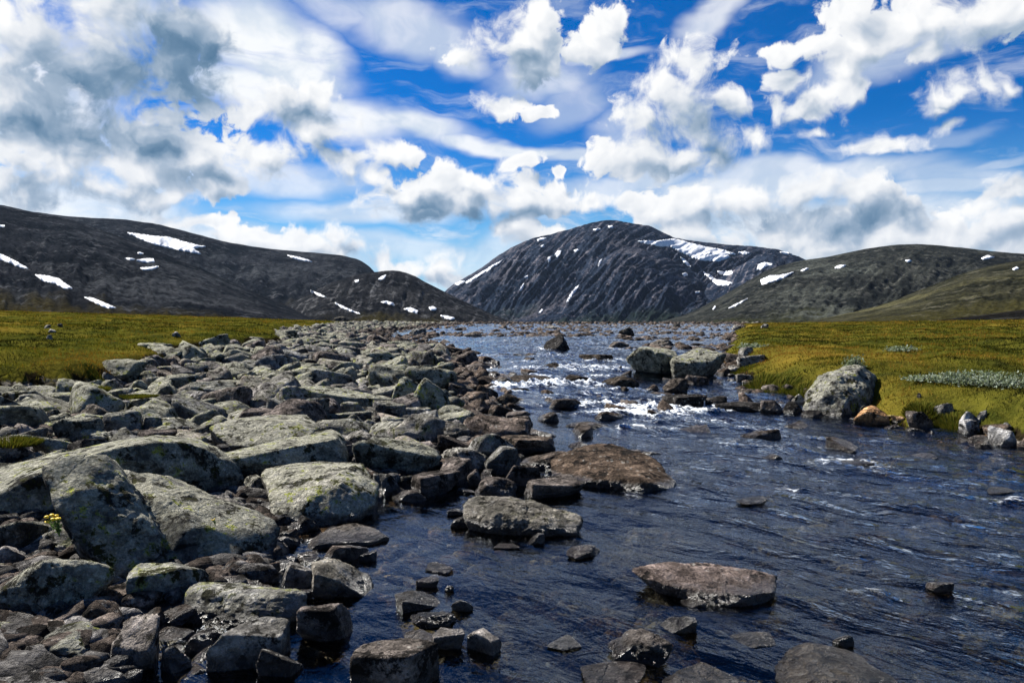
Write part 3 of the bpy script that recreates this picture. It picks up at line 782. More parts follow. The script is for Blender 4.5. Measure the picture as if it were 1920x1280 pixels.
def stone_unit(seed, k, style):
    rg = np.random.default_rng(seed + 1000)
    dirs, f = ico(k)
    n, sharp, amp = {'round': (15, 13, 0.085), 'angular': (8, 60, 0.075), 'slab': (8, 55, 0.06), 'wedge': (7, 60, 0.065), 'knobbly': (14, 16, 0.19)}[style]
    nr = rg.normal(size=(n, 3)); nr /= np.linalg.norm(nr, axis=1)[:, None]
    d = rg.uniform(0.72, 1.05, n)
    ex = np.array([[1, 0, 0], [-1, 0, 0], [0, 1, 0], [0, -1, 0], [0, 0, 1], [0, 0, -1.0]])
    ed = np.full(6, 1.4 if style in ('round', 'knobbly') else 1.12)
    if style == 'slab':
        tl = rg.normal(size=2) * 0.22
        nr[0] = np.array([tl[0], tl[1], 1]) / math.sqrt(1 + tl @ tl); d[0] = 0.55
        nr[1:, 2] *= 0.35; nr[1:] /= np.linalg.norm(nr[1:], axis=1)[:, None]
    if style == 'wedge':
        nr[0] = np.array([rg.choice([-0.7, 0.6]), -0.25, 0.7]); nr[0] /= np.linalg.norm(nr[0]); d[0] = 0.42
    v = planes_body(dirs, np.vstack([nr, ex]), np.concatenate([d, ed]), sharp)
    return roughen(v, amp, 1.6, seed), f
def surface_hit(px, py):
    dx, dz = pix_dir(px, py)
    y = np.geomspace(1.2, 170, 1500)
    gz = np.maximum(ground_z(dx * y, y), water_z(y))
    below = np.nonzero(EYE + dz * y <= gz)[0]
    yy = y[below[0]] if len(below) else 150.0
    return dx * yy, yy
MARKS = []                      # pixel box and label of the stones that others can be told by
PLACED = []                     # x, y, radius of what already stands there
def is_wet(x, y):
    return 1.0 if float(masks(np.array([x]), np.array([y]))[0][0]) > -0.9 else 0.0
def finish(name, v, f, base, tint, lich, label, cat, group, wetted, mat=None):
    o = link(name, mesh_from(name, v - np.array(base), f, mat or M_stone))
    o.location = base
    o.color = (*tint, lich)
    o['wetted'] = float(wetted)
    tag(o, label, cat, group)
    return o
GREY, BROWN, GREEN, PALE, DARK, RUST = (0.135, 0.128, 0.122), (0.100, 0.081, 0.069), (0.150, 0.148, 0.120), (0.25, 0.24, 0.225), (0.036, 0.033, 0.031), (0.36, 0.205, 0.10)
def fit_stone(box, label, style='angular', tint=GREY, lich=0.3, dr=0.75, cat='stone', name='stone', group=None, seed=None, yaw=None, sink=0.35, wetted=None):
    """A stone whose visible outline fills the box x0,y0,x1,y1 of the photograph, resting on ground or bed."""
    x0, y0, x1, y1 = box
    seed = seed if seed is not None else int(x0 * 7 + y0 * 13)
    wpx = x1 - x0
    k = 6 if wpx > 215 else 5 if wpx > 62 else 4 if wpx > 22 else 3
    u, f = stone_unit(seed, k, style)
    rg = random.Random(seed)
    a = yaw if yaw is not None else rg.uniform(-0.6, 0.6)
    ca, sa = math.cos(a), math.sin(a)
    cx = 0.5 * (x0 + x1)
    X, Y = surface_hit(cx, min(y1, 1400))
    sx = wpx / F * Y / 2; sy = sx * dr; sz = max(0.3 * sx, (y1 - y0) / F * Y * 0.6)
    Y += sy * 0.8; X = X * Y / max(Y - sy * .8, .3)
    z0 = max(float(ground_z(X, Y)), float(water_z(Y)))
    for it in range(16):
        w = u * np.array([sx, sy, sz])
        w = np.stack([w[:, 0] * ca - w[:, 1] * sa + X, w[:, 0] * sa + w[:, 1] * ca + Y, w[:, 2] + z0 + sz * (1 - 2 * sink)], 1)
        vis = w[w[:, 2] > z0 - 0.01]
        if len(vis) < 8: sz *= 1.3; continue
        p = project(vis)
        bx0, bx1, by0, by1 = p[:, 0].min(), p[:, 0].max(), p[:, 1].min(), p[:, 1].max()
        sx *= min(1.6, max(0.6, wpx / max(bx1 - bx0, 1))) ** 0.8
        sy = sx * dr
        X += 0.9 * (cx - 0.5 * (bx0 + bx1)) / F * Y
        Y = max(1.3, Y + 0.7 * max(-1.0, min(1.0, (pix_y(y1, z0) - pix_y(by1, z0)))))
        sz = max(0.12 * sx, min(sx * 1.25 * max(1.0, (y1 - y0) / wpx), sz)); sz = max(0.12 * sx, sz * min(1.3, max(0.75, (y1 - y0) / max(by1 - by0, 1))) ** 0.8)
        z0 = max(float(ground_z(X, Y)), float(water_z(Y)))
    PLACED.append((X, Y, max(sx, sy) * 0.85))
    wv = is_wet(X, Y) if wetted is None else wetted
    if cat == 'boulder': MARKS.append((x0, y0, x1, y1, label))
    return finish(name, w, f, (X, Y, z0), tint, lich, label, cat, group, wv)
def pix_y(py, z):
    _, dz = pix_dir(960, py)
    return min(170.0, (EYE - z) / max(-dz, 1e-3))
def hull_planes(P, c):
    bm = bmesh.new()
    for p in P - c: bm.verts.new(p)
    bmesh.ops.convex_hull(bm, input=bm.verts)
    bm.normal_update()
    nrm, d = [], []
    for fc in bm.faces:
        n = np.array(fc.normal[:]); q = np.array(fc.verts[0].co[:])
        if n @ q < 0: n = -n
        if any(n @ a > 0.985 for a in nrm): continue
        nrm.append(n); d.append(max(n @ q, 0.02))
    bm.free()
    return np.array(nrm), np.array(d)
def world_pts(pts):
    return np.array([(pix_dir(px, py)[0] * y, y, EYE + pix_dir(px, py)[1] * y) for px, py, y in pts])
def hull_stone(pts, label, tint, lich, amp=0.03, freq=1.5, sharp=34, cat='boulder', name='boulder', seed=1, wetted=0.0, second=None, centre=None):
    """A boulder from corner points (px, py, distance); points may lie below ground. A second set makes a stepped, not convex, boulder."""
    P = world_pts(pts); c = world_pts([centre])[0] if centre else P.mean(0)
    dirs, f = ico(6)
    # spread the vertices along the long axes so that the ends are not starved
    ext = np.ptp(P, axis=0); e = ext / ext.max()
    dd = dirs * np.sqrt(e)[None, :]; dd /= np.linalg.norm(dd, axis=1)[:, None]
    v = planes_body(dd, *hull_planes(P, c), sharp * 2.6)
    if second:
        v2 = planes_body(dd, *hull_planes(world_pts(second), c), sharp * 2.6)
        r1, r2 = np.linalg.norm(v, axis=1), np.linalg.norm(v2, axis=1)
        v = v * ((1 + (r2 / r1) ** 16) ** (1 / 16.0))[:, None]
        P = np.vstack([P, world_pts(second)])
    size = float(np.prod(ext)) ** (1 / 3)
    v = roughen(v / size, amp, freq, seed, 7) * size + c
    base = (c[0], c[1], float(ground_z(c[0], c[1])))
    q = project(v); MARKS.append((q[:, 0].min(), q[:, 1].min(), q[:, 0].max(), q[:, 1].max(), label))
    # the footprint, for what is scattered around it
    for q in P[::2]: PLACED.append((q[0] * .6 + c[0] * .4, q[1] * .6 + c[1] * .4, 0.35 * min(ext[0], ext[1])))
    return finish(name, v, f, base, tint, lich, label, cat, None, wetted)

# ------------------------------------------------------------------ the big boulders of the near left bank
hull_stone([(88, 880, 3.92), (125, 860, 4.05), (200, 850, 4.15), (212, 858, 4.2), (238, 890, 4.25), (265, 950, 4.05), (300, 1030, 3.92), (330, 1090, 3.85), (215, 1088, 3.68), (160, 1040, 3.66), (112, 960, 3.74), (250, 1010, 4.7), (120, 1000, 4.4), (330, 1060, 4.5)],
           'tall leaning boulder with yellow green map lichen, nearest big one on the left bank', (0.105, 0.103, 0.098), 0.8, 0.075, 1.6, 44, seed=41, centre=(245, 990, 4.12),
           second=[(190, 905, 4.3), (235, 884, 4.42), (312, 895, 4.75), (395, 938, 4.7), (490, 960, 4.6), (522, 985, 4.4), (505, 1030, 4.2), (440, 1062, 4.0), (350, 990, 4.02), (300, 1090, 3.86), (200, 1060, 3.95), (480, 1120, 4.6), (260, 1120, 4.6)])
hull_stone([(-140, 925, 4.9), (0, 888, 5.2), (140, 843, 5.7), (290, 816, 6.0), (362, 821, 6.0), (408, 836, 5.85), (448, 872, 5.75), (462, 902, 5.7), (440, 985, 5.7), (350, 832, 5.5), (195, 850, 5.05), (90, 884, 4.85), (30, 918, 4.75), (-80, 955, 4.62),
            (455, 1010, 5.7), (200, 1010, 5.15), (-60, 1060, 4.55), (380, 1000, 5.9), (100, 1000, 5.8), (320, 985, 5.5)],
           'long tilted slab with a pale sunlit top and black front face behind the leaning boulder', (0.165, 0.162, 0.135), 0.85, 0.032, 1.6, 50, seed=42)
hull_stone([(416, 850, 6.0), (520, 826, 6.5), (622, 803, 6.9), (640, 816, 6.7), (655, 850, 6.4), (650, 885, 6.2), (440, 862, 5.75), (560, 905, 6.1), (470, 905, 5.95), (650, 905, 7.0), (450, 900, 6.9), (628, 822, 6.35), (520, 845, 6.05)],
           'flat topped slab rising to the right beside the long tilted slab', (0.17, 0.168, 0.138), 0.9, 0.03, 1.8, 50, seed=43)
hull_stone([(494, 880, 5.7), (520, 872, 5.9), (562, 867, 6.0), (600, 872, 6.0), (640, 868, 5.95), (682, 868, 5.8), (712, 908, 5.5), (708, 945, 5.25), (672, 970, 5.05), (525, 968, 4.95), (508, 935, 5.1), (590, 1000, 4.95), (700, 1000, 5.4), (520, 1000, 5.2), (610, 1000, 6.0), (640, 905, 5.2)],
           'square pale boulder with a flat lichened face between the slabs and the pool', (0.19, 0.18, 0.155), 0.85, 0.045, 1.8, 44, seed=44, wetted=1.0)
hull_stone([(392, 801, 7.2), (440, 785, 7.6), (500, 777, 7.9), (575, 776, 7.9), (603, 800, 7.5), (580, 818, 7.1), (470, 838, 6.9), (430, 836, 6.9), (480, 860, 7.0), (590, 850, 7.5), (400, 850, 7.5), (560, 800, 7.2)],
           'broad slab with a grey purple left half, above the flat topped slab', (0.165, 0.158, 0.138), 0.7, 0.036, 1.8, 44, seed=45)
hull_stone([(1030, 862, 6.75), (1060, 846, 7.0), (1105, 832, 7.1), (1150, 832, 7.1), (1195, 852, 6.8), (1245, 878, 6.45), (1268, 905, 6.15), (1262, 922, 6.0), (1200, 922, 5.95), (1080, 905, 6.15), (1035, 900, 6.3), (1060, 950, 6.4), (1250, 950, 6.3), (1150, 930, 7.3), (1130, 890, 6.2), (1160, 960, 6.1), (1200, 900, 5.98), (1120, 900, 6.08)],
           'largest flat brown boulder in the river, peppered with white lichen dots', (0.088, 0.064, 0.047), 0.0, 0.042, 2.0, 32, seed=46, wetted=1.0)
hull_stone([(870, 945, 5.0), (890, 933, 5.1), (940, 931, 5.15), (1000, 942, 5.1), (1065, 957, 5.0), (1088, 972, 4.9), (1084, 1000, 4.75), (1010, 1002, 4.7), (920, 990, 4.8), (874, 972, 4.9), (900, 1030, 4.9), (1070, 1040, 4.85), (980, 972, 4.75), (1010, 1010, 5.2)],
           'pale oblong boulder alone in the calm pool', (0.15, 0.137, 0.118), 0.1, 0.065, 2.4, 36, seed=47, wetted=1.0)
hull_stone([(1195, 1075, 3.85), (1240, 1058, 3.95), (1330, 1056, 3.95), (1400, 1066, 3.9), (1450, 1080, 3.82), (1454, 1112, 3.65), (1400, 1124, 3.58), (1330, 1110, 3.62), (1250, 1098, 3.68), (1210, 1088, 3.75), (1290, 1160, 3.7), (1440, 1160, 3.75), (1350, 1160, 4.0), (1420, 1142, 3.58), (1320, 1142, 3.58)],
           'flat boulder with a pinkish top and black right end in the foreground river', (0.16, 0.125, 0.11), 0.0, 0.05, 2.2, 36, seed=48, wetted=1.0)
hull_stone([(1506, 770, 10.8), (1512, 740, 10.9), (1545, 702, 11.1), (1585, 686, 11.3), (1618, 689, 11.3), (1640, 703, 11.3), (1654, 750, 11.2), (1644, 782, 10.7), (1575, 788, 10.35), (1515, 786, 10.5), (1600, 830, 10.9), (1540, 830, 11.2), (1600, 700, 10.9), (1640, 800, 11.6), (1560, 720, 10.7), (1620, 730, 10.7)],
           'big round topped grey boulder with green lichen cap at the right bank', (0.13, 0.127, 0.122), 0.75, 0.055, 1.9, 28, seed=49, wetted=1.0)

# ------------------------------------------------------------------ stones traced from the photograph: box, style, tint, lichen, label, depth ratio
def S(box, style, tint, lich, label, dr=0.75, cat='stone', **kw):
    return fit_stone(box, label, style, tint, lich, dr, cat, 'boulder' if cat == 'boulder' else 'stone', **kw)
G2, B2, P2 = (0.165, 0.16, 0.15), (0.128, 0.108, 0.096), (0.22, 0.208, 0.19)
# bottom left corner
S((-15, 1045, 217, 1178), 'round', (0.14, 0.14, 0.125), 0.95, 'hump shaped boulder crusted with yellow green lichen at the lower left edge', 0.8, 'boulder')
S((44, 988, 166, 1062), 'wedge', G2, 0.4, 'wedge shaped stone leaning against the leaning boulder under the yellow flowers', 0.7)
S((235, 1053, 392, 1152), 'angular', (0.15, 0.148, 0.135), 0.6, 'boulder with a lichen rimmed edge below the foot of the leaning boulder', 0.8, 'boulder')
S((322, 1030, 482, 1100), 'slab', B2, 0.15, 'brown sloping slab at the right foot of the leaning boulder', 0.8)
S((333, 1090, 582, 1190), 'round', G2, 0.35, 'long loaf shaped boulder with a lichened left end by the pool inlet', 0.5, 'boulder', yaw=0.0)
S((-10, 1164, 206, 1262), 'round', (0.115, 0.115, 0.11), 0.55, 'dark rounded boulder second from the bottom at the left edge', 0.7, 'boulder')
S((20, 1235, 182, 1300), 'angular', P2, 0.05, 'pale angular stone at the bottom left corner', 0.7)
S((203, 1140, 300, 1262), 'slab', (0.175, 0.155, 0.14), 0.05, 'upright square block with a flat pinkish grey face at the lower left', 0.7, 'boulder')
S((385, 1155, 546, 1262), 'angular', P2, 0.05, 'five sided pale boulder standing in the water at the lower left', 0.75, 'boulder')
S((300, 1203, 360, 1265), 'wedge', G2, 0.0, 'small pointed stone between the square block and the five sided boulder', 0.7)
S((555, 1130, 662, 1206), 'angular', B2, 0.0, 'rough brownish stone with a pale left face right of the loaf shaped boulder', 0.7)
S((583, 1046, 702, 1124), 'wedge', (0.215, 0.195, 0.165), 0.15, 'pale wedge shaped boulder with a dark right face in the pool', 0.7, 'boulder')
S((525, 1045, 592, 1106), 'slab', P2, 0.0, 'flat pale plate at the water edge left of the wedge shaped boulder', 0.8)
S((478, 1012, 532, 1058), 'knobbly', B2, 0.0, 'crumbly brown stone at the head of the pool inlet', 0.8)
S((488, 1056, 530, 1076), 'slab', G2, 0.0, 'small flat stone in the narrow pool inlet')
S((420, 1030, 492, 1062), 'slab', B2, 0.1, 'reddish flat stone wedged beside the crumbly brown stone')
S((518, 1005, 556, 1030), 'round', P2, 0.0, 'small pale round stone under the square pale boulder')
S((550, 965, 600, 1000), 'angular', DARK, 0.0, 'dark wet stone in the shade of the square pale boulder')
S((202, 1078, 242, 1112), 'round', P2, 0.5, 'small pale lichened stone in the gap beside the hump shaped boulder')
S((-20, 1140, 70, 1180), 'slab', GREY, 0.1, 'half hidden grey stone between the two left edge boulders')
S((-30, 970, 92, 1058), 'slab', (0.10, 0.098, 0.09), 0.3, 'low dark slab in the shade under the long tilted slab', 0.8)
S((455, 880, 510, 930), 'round', P2, 0.8, 'rounded pale stone squeezed between the long tilted slab and the square pale boulder')
S((448, 852, 498, 886), 'round', P2, 0.8, 'small rounded stone behind the end of the long tilted slab')
S((480, 1215, 570, 1275), 'slab', DARK, 0.0, 'dark half drowned stone beside the five sided boulder')
S((345, 1185, 400, 1225), 'angular', B2, 0.0, 'small dark angular stone behind the five sided boulder')
# pool and foreground river
S((575, 980, 730, 1032), 'slab', (0.17, 0.145, 0.12), 0.0, 'long flat brown plate barely above the pool', 0.45, yaw=0.25)
S((672, 1032, 707, 1054), 'angular', DARK, 0.0, 'small dark pointed stone behind the wedge shaped boulder')
S((797, 1053, 850, 1079), 'slab', B2, 0.0, 'small flat topped stone in the pool, upper of two', 0.7)
S((779, 1080, 823, 1103), 'slab', B2, 0.0, 'small flat topped stone in the pool, lower of two', 0.7)
S((833, 1096, 851, 1111), 'knobbly', DARK, 0.0, 'tiny stone right of the two small flat ones in the pool')
S((740, 1106, 829, 1152), 'wedge', (0.075, 0.068, 0.062), 0.0, 'dark slanting stone low in the pool', 0.5, yaw=0.5)
S((845, 1123, 888, 1148), 'knobbly', G2, 0.0, 'small rough stone right of the dark slanting stone', 0.7)
S((768, 1146, 856, 1182), 'knobbly', DARK, 0.0, 'dark jagged stone behind the speckled block', 0.6)
S((655, 1195, 826, 1310), 'slab', (0.15, 0.128, 0.112), 0.0, 'big flat topped speckled block at the bottom edge', 0.9, 'boulder', sink=0.3)
S((758, 1178, 830, 1232), 'angular', B2, 0.0, 'speckled stone leaning on the back of the speckled block')
S((808, 1175, 872, 1222), 'angular', (0.24, 0.215, 0.195), 0.0, 'pale broken stone behind the speckled block')
S((875, 1176, 941, 1232), 'angular', (0.27, 0.245, 0.225), 0.0, 'pale cube like stone with a ribbed face near the bottom edge')
S((1024, 1190, 1092, 1219), 'wedge', G2, 0.0, 'small stone with a lit left tip in the shallow foreground')
S((1140, 1177, 1264, 1250), 'knobbly', (0.12, 0.105, 0.095), 0.0, 'lumpy rounded boulder with a notched top near the bottom edge', 0.8, 'boulder')
S((1088, 1255, 1212, 1310), 'round', B2, 0.0, 'rounded stone cut by the bottom edge left of centre', 0.8)
S((1238, 1240, 1390, 1310), 'angular', (0.14, 0.12, 0.10), 0.0, 'brown stone with a mossy flank at the bottom edge', 0.8)
S((1350, 1185, 1456, 1221), 'wedge', (0.15, 0.135, 0.115), 0.0, 'low stone with a white lichen dot in the lower right river', 0.6)
S((1452, 1230, 1690, 1310), 'round', (0.13, 0.11, 0.085), 0.0, 'broad brown boulder with white dots at the bottom right edge', 0.7, 'boulder')
S((1560, 1190, 1602, 1216), 'round', DARK, 0.0, 'small round dark stone in the current above the broad brown boulder')
S((1236, 1154, 1308, 1192), 'wedge', G2, 0.0, 'small pale stone touching the back of the lumpy rounded boulder')
S((1276, 1122, 1326, 1142), 'angular', G2, 0.0, 'small grey stone under the front edge of the pinkish topped boulder')
S((1062, 1020, 1126, 1050), 'knobbly', B2, 0.0, 'small brown stone trailing behind the pale oblong boulder')
S((990, 998, 1022, 1022), 'wedge', P2, 0.0, 'pale chip at the front of the pale oblong boulder')
S((838, 952, 874, 968), 'knobbly', DARK, 0.0, 'tiny dark stone left of the pale oblong boulder, upper of two')
S((844, 968, 884, 992), 'knobbly', DARK, 0.0, 'tiny dark stone left of the pale oblong boulder, lower of two')
S((925, 1018, 975, 1030), 'slab', B2, 0.0, 'thin flat chip lying in the water before the pale oblong boulder', 0.5)
S((1735, 1090, 1790, 1112), 'round', B2, 0.0, 'washed over stone in the right hand current')
# stones at the near water edge
S((660, 820, 828, 898), 'round', (0.125, 0.125, 0.105), 0.8, 'wide mossy boulder on the near bank edge', 0.6, 'boulder')
S((820, 838, 928, 888), 'knobbly', P2, 0.2, 'pale creased boulder right of the wide mossy boulder', 0.7, 'boulder')
S((868, 812, 968, 872), 'round', G2, 0.2, 'rounded boulder wet on its right side at the bank edge', 0.8, 'boulder')
S((905, 835, 972, 892), 'angular', G2, 0.1, 'upright stone with an orange stain in front of the wet sided boulder')
S((770, 878, 864, 934), 'angular', B2, 0.0, 'angular brown boulder with a sharp ridge at the pool edge', 0.8)
S((888, 893, 970, 937), 'round', B2, 0.0, 'smooth brown egg shaped boulder in the shallows', 0.7)
S((982, 888, 1094, 937), 'angular', (0.10, 0.085, 0.075), 0.0, 'brown hump in front of the largest flat boulder', 0.7)
S((942, 872, 1018, 912), 'slab', B2, 0.0, 'brown flat stone between the egg shaped boulder and the bank')
S((936, 815, 1042, 852), 'slab', (0.11, 0.085, 0.066), 0.0, 'low brown flat stone reaching into the river behind the largest flat boulder', 0.8)
S((975, 845, 1062, 882), 'slab', (0.085, 0.068, 0.056), 0.0, 'dark brown stone tucked against the left end of the largest flat boulder')
S((698, 882, 748, 930), 'knobbly', G2, 0.0, 'broken stone right of the square pale boulder')
S((742, 886, 780, 915), 'round', DARK, 0.1, 'dark stone behind the angular brown boulder')
S((746, 918, 800, 942), 'round', B2, 0.0, 'low rounded stone at the left pool margin')
S((875, 878, 902, 912), 'round', B2, 0.0, 'small brown stone left of the egg shaped boulder')
S((902, 878, 928, 894), 'round', B2, 0.0, 'small round stone on top of the egg shaped boulder row')
S((856, 914, 890, 928), 'knobbly', DARK, 0.0, 'small black stone in the water left of the egg shaped boulder')
S((1160, 842, 1205, 858), 'slab', B2, 0.0, 'small flat stone behind the largest flat boulder')
# middle of the left bank
S((733, 698, 790, 768), 'round', (0.17, 0.175, 0.135), 0.9, 'left one of two upright pale green boulders by the water', 0.8, 'boulder')
S((765, 708, 850, 778), 'round', (0.155, 0.16, 0.125), 0.9, 'right one of two upright pale green boulders by the water', 0.8, 'boulder')
S((555, 722, 742, 775), 'slab', (0.17, 0.172, 0.14), 0.9, 'long low pale green slab left of the two upright boulders', 0.5, 'boulder', yaw=0.15)
S((638, 752, 698, 794), 'round', G2, 0.8, 'rounded green stone below the long low slab')
S((698, 750, 762, 792), 'round', GREY, 0.5, 'dark rounded stone under the left upright boulder')
S((690, 788, 785, 832), 'round', G2, 0.6, 'grey green rounded boulder above the wide mossy boulder')
S((778, 788, 906, 832), 'round', (0.105, 0.095, 0.086), 0.15, 'long dark brown boulder above the rounded wet boulder', 0.6, 'boulder')
S((756, 762, 812, 792), 'angular', P2, 0.3, 'pale stone in front of the two upright boulders')
S((632, 776, 692, 816), 'angular', G2, 0.5, 'grey stone left of the grey green rounded boulder')
S((885, 782, 932, 806), 'round', (0.13, 0.10, 0.07), 0.0, 'orange brown stone at the tip of the bank')
S((640, 806, 706, 842), 'angular', P2, 0.2, 'pale stone above the wide mossy boulder')
S((948, 770, 990, 786), 'round', B2, 0.0, 'small brown stone lying in the current off the bank tip')
S((838, 715, 892, 745), 'slab', B2, 0.1, 'brown flat stone at the water edge right of the upright boulders')
S((-30, 733, 50, 806), 'round', (0.125, 0.125, 0.12), 0.4, 'tall rounded boulder at the left picture edge', 0.8, 'boulder')
S((32, 738, 162, 784), 'wedge', GREY, 0.6, 'sloping grey boulder right of the tall left edge boulder', 0.7, 'boulder')
S((40, 722, 125, 752), 'round', G2, 0.7, 'green topped boulder behind the sloping grey boulder')
S((98, 780, 196, 838), 'round', (0.155, 0.155, 0.135), 0.7, 'squat pale boulder behind the long tilted slab', 0.8, 'boulder')
S((140, 804, 216, 842), 'knobbly', G2, 0.8, 'two lobed lichened stone in front of the squat pale boulder')
S((192, 768, 270, 824), 'round', G2, 0.6, 'rounded upright boulder behind the middle of the long tilted slab', 0.8, 'boulder')
S((268, 780, 318, 818), 'angular', G2, 0.3, 'blocky grey stone right of the rounded upright boulder')
S((284, 782, 386, 822), 'wedge', G2, 0.7, 'ridge backed stone above the crest of the long tilted slab')
S((304, 750, 388, 790), 'wedge', G2, 0.7, 'triangular green boulder in the middle of the rubble', 0.8)
S((320, 730, 398, 756), 'round', GREY, 0.5, 'smooth whale backed stone above the triangular green boulder')
S((368, 810, 432, 840), 'round', P2, 0.5, 'smooth pale oval stone between the two big slabs')
S((402, 765, 492, 796), 'wedge', G2, 0.7, 'low ridged stone left of the broad slab')
S((170, 748, 242, 776), 'slab', G2, 0.6, 'flat grey stone above the rounded upright boulder')
S((500, 712, 572, 734), 'slab', GREY, 0.6, 'flat dark slab farther up the rubble')
S((405, 712, 492, 728), 'slab', GREY, 0.6, 'long flat stone beside a mossy one in the upper rubble', 0.5)
S((450, 694, 475, 716), 'angular', G2, 0.4, 'small upright block standing on the upper rubble')
S((10, 715, 108, 732), 'slab', G2, 0.7, 'long flat slab under the left turf edge', 0.5)
S((345, 680, 392, 706), 'round', G2, 0.8, 'rounded green stone below the turf corner')
S((270, 705, 320, 732), 'angular', G2, 0.8, 'green angular stone left in the upper rubble')
# right bank
S((1174, 650, 1288, 700), 'round', (0.19, 0.185, 0.145), 0.85, 'wide pale yellow topped boulder at the far right bank', 0.75, 'boulder')
S((1256, 652, 1362, 708), 'round', (0.17, 0.168, 0.14), 0.8, 'humped pale boulder touching the wide yellow topped one', 0.75, 'boulder')
S((1019, 626, 1068, 657), 'wedge', (0.030, 0.028, 0.027), 0.0, 'black jagged boulder alone in the upper river', 0.9, 'boulder')
S((1600, 760, 1669, 796), 'round', RUST, 0.0, 'smooth orange boulder at the foot of the big round topped boulder', 0.6, 'boulder')
S((1697, 770, 1752, 806), 'angular', B2, 0.0, 'brown grey boulder under the right turf edge', 0.8)
S((1812, 783, 1856, 816), 'knobbly', (0.33, 0.32, 0.31), 0.0, 'left one of the white boulders at the right water edge', 0.8)
S((1869, 764, 1908, 806), 'round', (0.33, 0.32, 0.30), 0.1, 'upper one of the white boulders at the right water edge', 0.8)
S((1895, 786, 1955, 832), 'round', (0.31, 0.30, 0.29), 0.0, 'white boulder cut by the right picture edge', 0.8)
S((1853, 790, 1876, 812), 'round', G2, 0.0, 'small grey stone between the white boulders')
S((1880, 802, 1902, 818), 'round', G2, 0.0, 'small grey stone low in front of the white boulders')
S((1668, 778, 1694, 795), 'round', (0.34, 0.22, 0.13), 0.0, 'small tan stone right of the smooth orange boulder')
S((1660, 706, 1680, 728), 'round', P2, 0.2, 'small pale round stone sitting on the right turf')
S((1522, 686, 1560, 708), 'slab', G2, 0.3, 'flat grey stone behind the big round topped boulder')
S((1652, 738, 1680, 770), 'round', DARK, 0.2, 'dark stone in the shade right of the big round topped boulder')
S((1718, 738, 1756, 760), 'slab', G2, 0.0, 'slanting stone half sunk in the right turf', 0.5)
S((1707, 735, 1716, 748), 'round', P2, 0.0, 'tiny pale stone on the right turf edge')
S((1425, 750, 1470, 774), 'angular', B2, 0.0, 'brown block at the water edge left of the big round topped boulder')
S((1384, 735, 1414, 758), 'wedge', (0.17, 0.13, 0.105), 0.0, 'small pinkish pointed stone in the rapids')
S((1466, 752, 1506, 776), 'round', DARK, 0.0, 'dark wet stone beside the big round topped boulder')
S((1484, 734, 1512, 758), 'round', P2, 0.3, 'small lichened stone left of the big round topped boulder')
S((1500, 768, 1542, 786), 'round', DARK, 0.0, 'black low stone at the waterline of the big round topped boulder')
S((1284, 702, 1330, 722), 'slab', B2, 0.0, 'flat brown stone in the rapids below the humped pale boulder')
S((1242, 708, 1290, 736), 'angular', (0.075, 0.062, 0.052), 0.0, 'dark block splitting the rapids')
S((1322, 742, 1364, 762), 'angular', DARK, 0.0, 'dark stone in the white water, right of two')
S((1240, 738, 1320, 762), 'slab', DARK, 0.0, 'dark flat stone in the white water, left of two')
S((1366, 657, 1394, 681), 'round', P2, 0.2, 'pale round stone right of the humped pale boulder')
S((1384, 700, 1420, 717), 'slab', P2, 0.0, 'pale flat stone under a grassy tuft on the right bank')
S((1340, 752, 1440, 772), 'slab', DARK, 0.0, 'black ledge at the right end of the white water', 0.6)
S((1395, 676, 1452, 692), 'slab', P2, 0.0, 'row end pale stone above the grassy tuft')
S((1364, 684, 1396, 698), 'round', P2, 0.1, 'small pale stone beside the humped pale boulder')
# drowned boulders making the rapids
for b, lb in [((955, 702, 1055, 722), 'long black drowned boulder at the left end of the upper cascade'), ((1058, 702, 1118, 718), 'black drowned boulder in the middle of the upper cascade'),
              ((1120, 704, 1200, 726), 'black drowned boulder at the right end of the upper cascade'), ((1010, 680, 1055, 692), 'small drowned boulder above the upper cascade'),
              ((1085, 664, 1150, 676), 'low dark boulder in the riffle above the cascades'), ((1060, 790, 1150, 806), 'flat brown drowned stone below the white water'), ((930, 738, 975, 758), 'drowned stone beside the bank tip'),
              ((1545, 860, 1650, 876), 'drowned boulder under the small right hand riffle'), ((1380, 930, 1440, 948), 'brown drowned stone in the middle of the wide river'), ((1850, 912, 1910, 928), 'drowned stone at the right edge of the river')]:
    S(b, 'round', (0.055, 0.045, 0.036), 0.0, lb, 0.8)
# far stones standing in the upper river
FAR = [((868, 622, 905, 632), B2, 'flat reddish stone in the far river shallows'), ((1160, 614, 1190, 630), DARK, 'dark lumpy stone right of the far river centre'), ((1376, 605, 1396, 616), P2, 'pale round stone at the far right shore'),
       ((1432, 607, 1447, 616), P2, 'small pale stone on the far right turf point'), ((1262, 606, 1276, 614), DARK, 'tiny dark stone on the far shore line'), ((770, 614, 800, 628), G2, 'green stone on the far left bank point'),
       ((708, 650, 745, 668), P2, 'pale stone at the left of the brown flat stones'), ((742, 652, 786, 664), B2, 'brown flat stone in the left shallows, upper of two'), ((782, 656, 832, 676), B2, 'brown flat stone in the left shallows, lower of two'),
       ((1020, 610, 1046, 617), P2, 'flat pale stone on the far gravel edge'), ((624, 590, 652, 602), DARK, 'dark block on the skyline of the left meadow'), ((1215, 636, 1265, 648), B2, 'brown stone in the right shoal'), ((1140, 640, 1180, 652), B2, 'rusty stone at the left end of the right shoal')]
for b, tn, lb in FAR: S(b, 'knobbly', tn, 0.1, lb)
